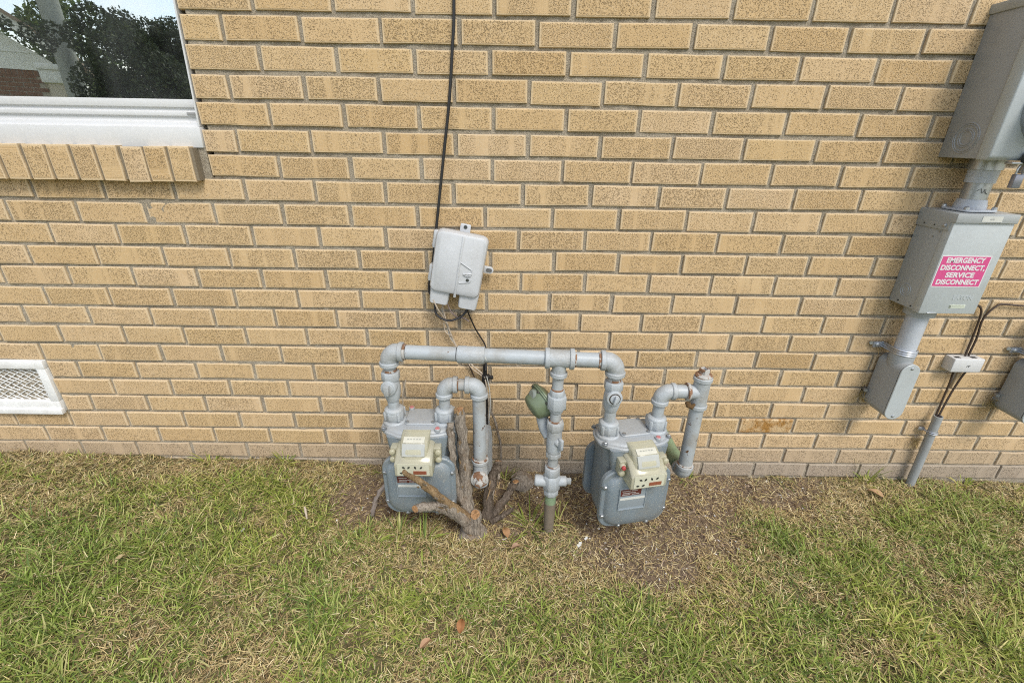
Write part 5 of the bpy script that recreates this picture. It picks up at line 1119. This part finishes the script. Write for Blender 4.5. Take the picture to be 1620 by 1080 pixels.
def weed(x, y, n, Lr, label, spread=0.014, lean=(0.15, 1.0), wd=(0.003, 0.006), tint=(1, 1, 1)):
    a = rng.uniform(0, 6.28, n); r_ = np.abs(rng.normal(0, spread, n)); px2, py2 = x + r_ * np.cos(a), y + r_ * np.sin(a)
    py2 = np.minimum(py2, -0.012)
    o = blade_mesh('weed_tuft', np.stack([px2, py2, height(px2, py2) - 0.003], -1), a + rng.normal(0, 0.5, n), rng.uniform(*Lr, n), rng.uniform(*wd, n), rng.uniform(*lean, n), rng.uniform(0.1, 1.0, n), greens(n, np.zeros(n)) * np.array(tint), M_blade)
    tag(o, label, 'weed', 'weed tufts by the wall')
weed(0.070, -0.285, 34, (0.06, 0.135), 'tall green weed at the left foot of the riser pipe', 0.022)
weed(0.165, -0.255, 9, (0.06, 0.11), 'thin weed right behind the riser pipe', 0.012)
weed(-0.017, -0.055, 16, (0.05, 0.11), 'small upright weed between shrub and wall knob', 0.010, (0.1, 0.7))
weed(-0.345, -0.335, 22, (0.05, 0.10), 'green weed under the left meter corner', 0.02)
weed(-0.262, -0.365, 22, (0.05, 0.11), 'green weed in front of the left meter', 0.018)
weed(1.372, -0.025, 40, (0.04, 0.13), 'bushy weed against the bricks left of the thin conduit', 0.016, (0.1, 0.9), (0.002, 0.004), (1.15, 1.1, 1.0))
weed(1.76, -0.03, 40, (0.04, 0.11), 'yellow green weed against the bricks at far right', 0.022, (0.1, 0.9), (0.002, 0.004), (1.3, 1.15, 1.0))
weed(0.68, -0.03, 14, (0.03, 0.07), 'little weed at the wall right of the capped pipe', 0.01)
weed(-1.12, -0.028, 26, (0.03, 0.085), 'grass tuft at the wall foot on the far left', 0.022, tint=(1.2, 1.1, 1.0))
weed(-0.84, -0.028, 26, (0.03, 0.08), 'grass tuft at the wall foot left of the meters', 0.022, tint=(1.2, 1.1, 1.0))

# ------------------------------------------------------------------ the neighbour side, seen only in the window glass
nh = thing('neighbour_house', 'neighbouring red brick house with white gable seen in the window reflection', 'house', (-14, -13, 0))
m_, nt, b = newmat('red_brickwork', 0.9); v = coords(nt)
b.inputs['Base Color'].default_value = (0.42, 0.38, 0.30, 1); M_nm = m_
M_rb = plain('red_brick', (0.235, 0.115, 0.062), 0.9, 0, 0.3, 9)
gx = -12.2          # ridge x, eave height
g = G(); g.prism([(-15.6, -0.3), (-8.92, -0.3), (-8.92, 2.2), (-15.6, 2.2)], (0, -9.0, 0), (1, 0, 0), (0, 0, 1), (0, -4.0, 0)); obj('wall', g, M_nm, nh)
g = G()
for r in range(30):
    z = 0.05 + r * 0.0745; off = 0.115 if r % 2 else 0.0; x = -8.93 - off
    if z > 2.12: break
    while x - 0.22 > -15.5:
        g.bb(x - 0.218, x, -9.0, -8.988, z, z + 0.062); x -= 0.231
c_ = obj('brick_courses', g, M_rb, nh); c_['kind'] = 'stuff'
g = G()
x = -8.93
while x > -15.5: g.bb(x - 0.062, x, -9.0, -8.984, 2.10, 2.2); x -= 0.0745
c_ = obj('soldier_course', g, M_rb, nh); c_['kind'] = 'stuff'
M_siding = paint('white_gable_siding', (0.95, 0.96, 0.90), 0.6, (0.6, 0.6, 0.52), 0.25, None)
sl = 0.74
g = G(); g.prism([(-15.6, 2.2), (-8.75, 2.2), (-8.75, 2.36), (gx, 2.36 + sl * (-8.75 - gx)), (-15.6, 2.2 + 0.16)], (0, -8.97, 0), (1, 0, 0), (0, 0, 1), (0, -0.1, 0)); gb_ = obj('gable', g, M_siding, nh)
for k in range(1, 9):
    z = 2.2 + k * 0.28; g = G(); xe = -8.75 - max(0, z - 2.36) / sl; g.bb(-24.5 - xe, xe, -8.97, -8.955, z, z + 0.02); obj('siding_lap', g, M_siding, gb_)
rk = lambda o_: [(-8.35, 2.20 + o_), (gx, 2.20 + sl * (-8.35 - gx) + o_), (-16.05, 2.20 + o_)]
def strip(o0, o1, y0, y1, name, mat):
    a = rk(o0); b2 = rk(o1); g = G(); g.prism(a + b2[::-1], (0, y0, 0), (1, 0, 0), (0, 0, 1), (0, y1 - y0, 0)); return obj(name, g, mat, nh)
strip(0.06, 0.24, -8.55, -8.60, 'barge_board', M_siding); strip(0.14, 0.17, -8.60, -8.97, 'rake_soffit', M_siding); strip(0.24, 0.31, -8.5, -13.3, 'roof', plain('tan_shingle', (0.33, 0.25, 0.18), 0.9, 0, 0.3, 12))
g = G(); g.bb(-8.95, -8.42, -8.97, -8.60, 1.98, 2.26); g.bb(-8.97, -8.38, -8.98, -8.57, 2.20, 2.30); obj('cornice_return', g, M_siding, nh, bevel=0.01)
phi = R(-36); P0 = Vector((-8.6, -8.6, 0)); nh.rotation_euler = (0, 0, phi); nh.location = P0 + Matrix.Rotation(phi, 3, 'Z') @ (Vector((-14, -13, 0)) - P0)
def foliage(n, pts_fn, size, cols, name, parent):
    P = pts_fn(n); n = len(P); s_ = rng.uniform(*size, n); nrm = rng.normal(0, 1, (n, 3)); nrm /= np.linalg.norm(nrm, axis=1, keepdims=True)
    t = np.cross(nrm, rng.normal(0, 1, (n, 3))); t /= np.linalg.norm(t, axis=1, keepdims=True); bt = np.cross(nrm, t)
    Q = np.stack([P - t * s_[:, None], P + bt * s_[:, None] * 0.45, P + t * s_[:, None], P - bt * s_[:, None] * 0.45], 1)
    m_ = bpy.data.meshes.new(name); m_.from_pydata(Q.reshape(-1, 3).tolist(), [], np.arange(n * 4).reshape(-1, 4).tolist()); m_.update()
    cc = np.ones((n, 4, 4), np.float32); cc[:, :, :3] = (np.array(cols)[rng.integers(0, len(cols), n)] * rng.uniform(0.7, 1.25, (n, 1)))[:, None]
    m_.attributes.new('col', 'FLOAT_COLOR', 'POINT').data.foreach_set('color', cc.ravel())
    o = obj(name, m_, M_blade, parent); return o
def clumps(cs):
    def fn(n):
        out = []
        tot = sum(c[3] ** 2 for c in cs)
        for (x, y, z, r) in cs:
            k = int(n * r * r / tot); d = rng.normal(0, 1, (k, 3)); d /= np.linalg.norm(d, axis=1, keepdims=True)
            out.append(np.array([x, y, z]) + d * (r * rng.uniform(0.55, 1.0, (k, 1)) ** 0.6))
        return np.concatenate(out)
    return fn
def tree(name, label, x, y, h_, r_, zlo, cols, nleaf, size, seed, extra=()):
    t = thing(name, label, 'tree', (x, y, 0)); rd = random.Random(seed)
    g = G(); g.tube([(x, y, -0.1), (x + 0.04, y, h_ * 0.3), (x - 0.03, y + 0.03, h_ * 0.62), (x, y, h_ * 0.9)], [0.17 * r_ / 1.4, 0.13 * r_ / 1.4, 0.08, 0.03], 10)
    for k in range(7):
        a = rd.uniform(0, 6.28); z = rd.uniform(zlo + 0.2, h_ * 0.75); g.tube([(x, y, z), (x + math.cos(a) * r_ * 0.45, y + math.sin(a) * r_ * 0.45, z + 0.25), (x + math.cos(a) * r_ * 0.8, y + math.sin(a) * r_ * 0.8, z + 0.4)], [0.05, 0.03, 0.01], 6)
    obj('trunk', g, M_bark, t); cs = list(extra)
    for k in range(80):
        z = rd.uniform(zlo, h_); f = 1 - 0.5 * max(0, (z - zlo) / (h_ - zlo)) ** 2; a = rd.uniform(0, 6.28); q_ = r_ * f * rd.uniform(0.3, 0.92)
        cs.append((x + math.cos(a) * q_, y + math.sin(a) * q_, z, rd.uniform(0.20, 0.42) * r_ / 1.4))
    foliage(nleaf, clumps(cs), size, cols, 'crown', t); return t
tree('cedar_tree', 'dense dark evergreen tree filling the right of the window reflection', -6.45, -8.1, 2.72, 1.2, 0.3, [(0.030, 0.045, 0.018), (0.042, 0.060, 0.026), (0.020, 0.032, 0.014), (0.06, 0.075, 0.03)], 80000, (0.018, 0.045), 5,
     [(-7.35, -7.7, 2.60, 0.26), (-7.75, -7.65, 2.66, 0.18), (-8.1, -7.6, 2.66, 0.15), (-8.45, -7.6, 2.76, 0.11), (-7.9, -7.65, 2.48, 0.13), (-7.2, -7.9, 2.86, 0.3), (-6.75, -7.95, 2.82, 0.28), (-6.4, -8, 2.74, 0.24), (-6.0, -8, 2.55, 0.26), (-5.65, -8, 2.25, 0.25), (-6.35, -7.3, 1.4, 0.5), (-6.85, -7.25, 1.8, 0.45), (-5.9, -7.3, 1.9, 0.5), (-6.3, -7.2, 2.3, 0.5), (-7.0, -7.4, 1.2, 0.4), (-6.6, -7.3, 0.8, 0.5)])
tree('leafy_tree', 'light green tree behind the neighbour roof in the window reflection', -14.2, -15.5, 4.9, 1.7, 1.5, [(0.10, 0.15, 0.04), (0.15, 0.19, 0.06), (0.07, 0.11, 0.03)], 9000, (0.05, 0.11), 9)
up = thing('utility_pole', 'pale weathered utility pole standing before the tree in the window reflection', 'pole', (-8.2, -8.3, 0))
g = G(); g.lathe([(0, 0.17), (9.0, 0.13)], (-8.2, -8.3, -0.2), Zv, 16); obj('shaft', g, plain('silvered_wood', (0.36, 0.38, 0.34), 0.85, 0, 0.2, 14), up)
g = G(); g.bb(-9.4, -7.0, -8.12, -8.0, 8.0, 8.14); obj('crossarm', g, M_bark, up)
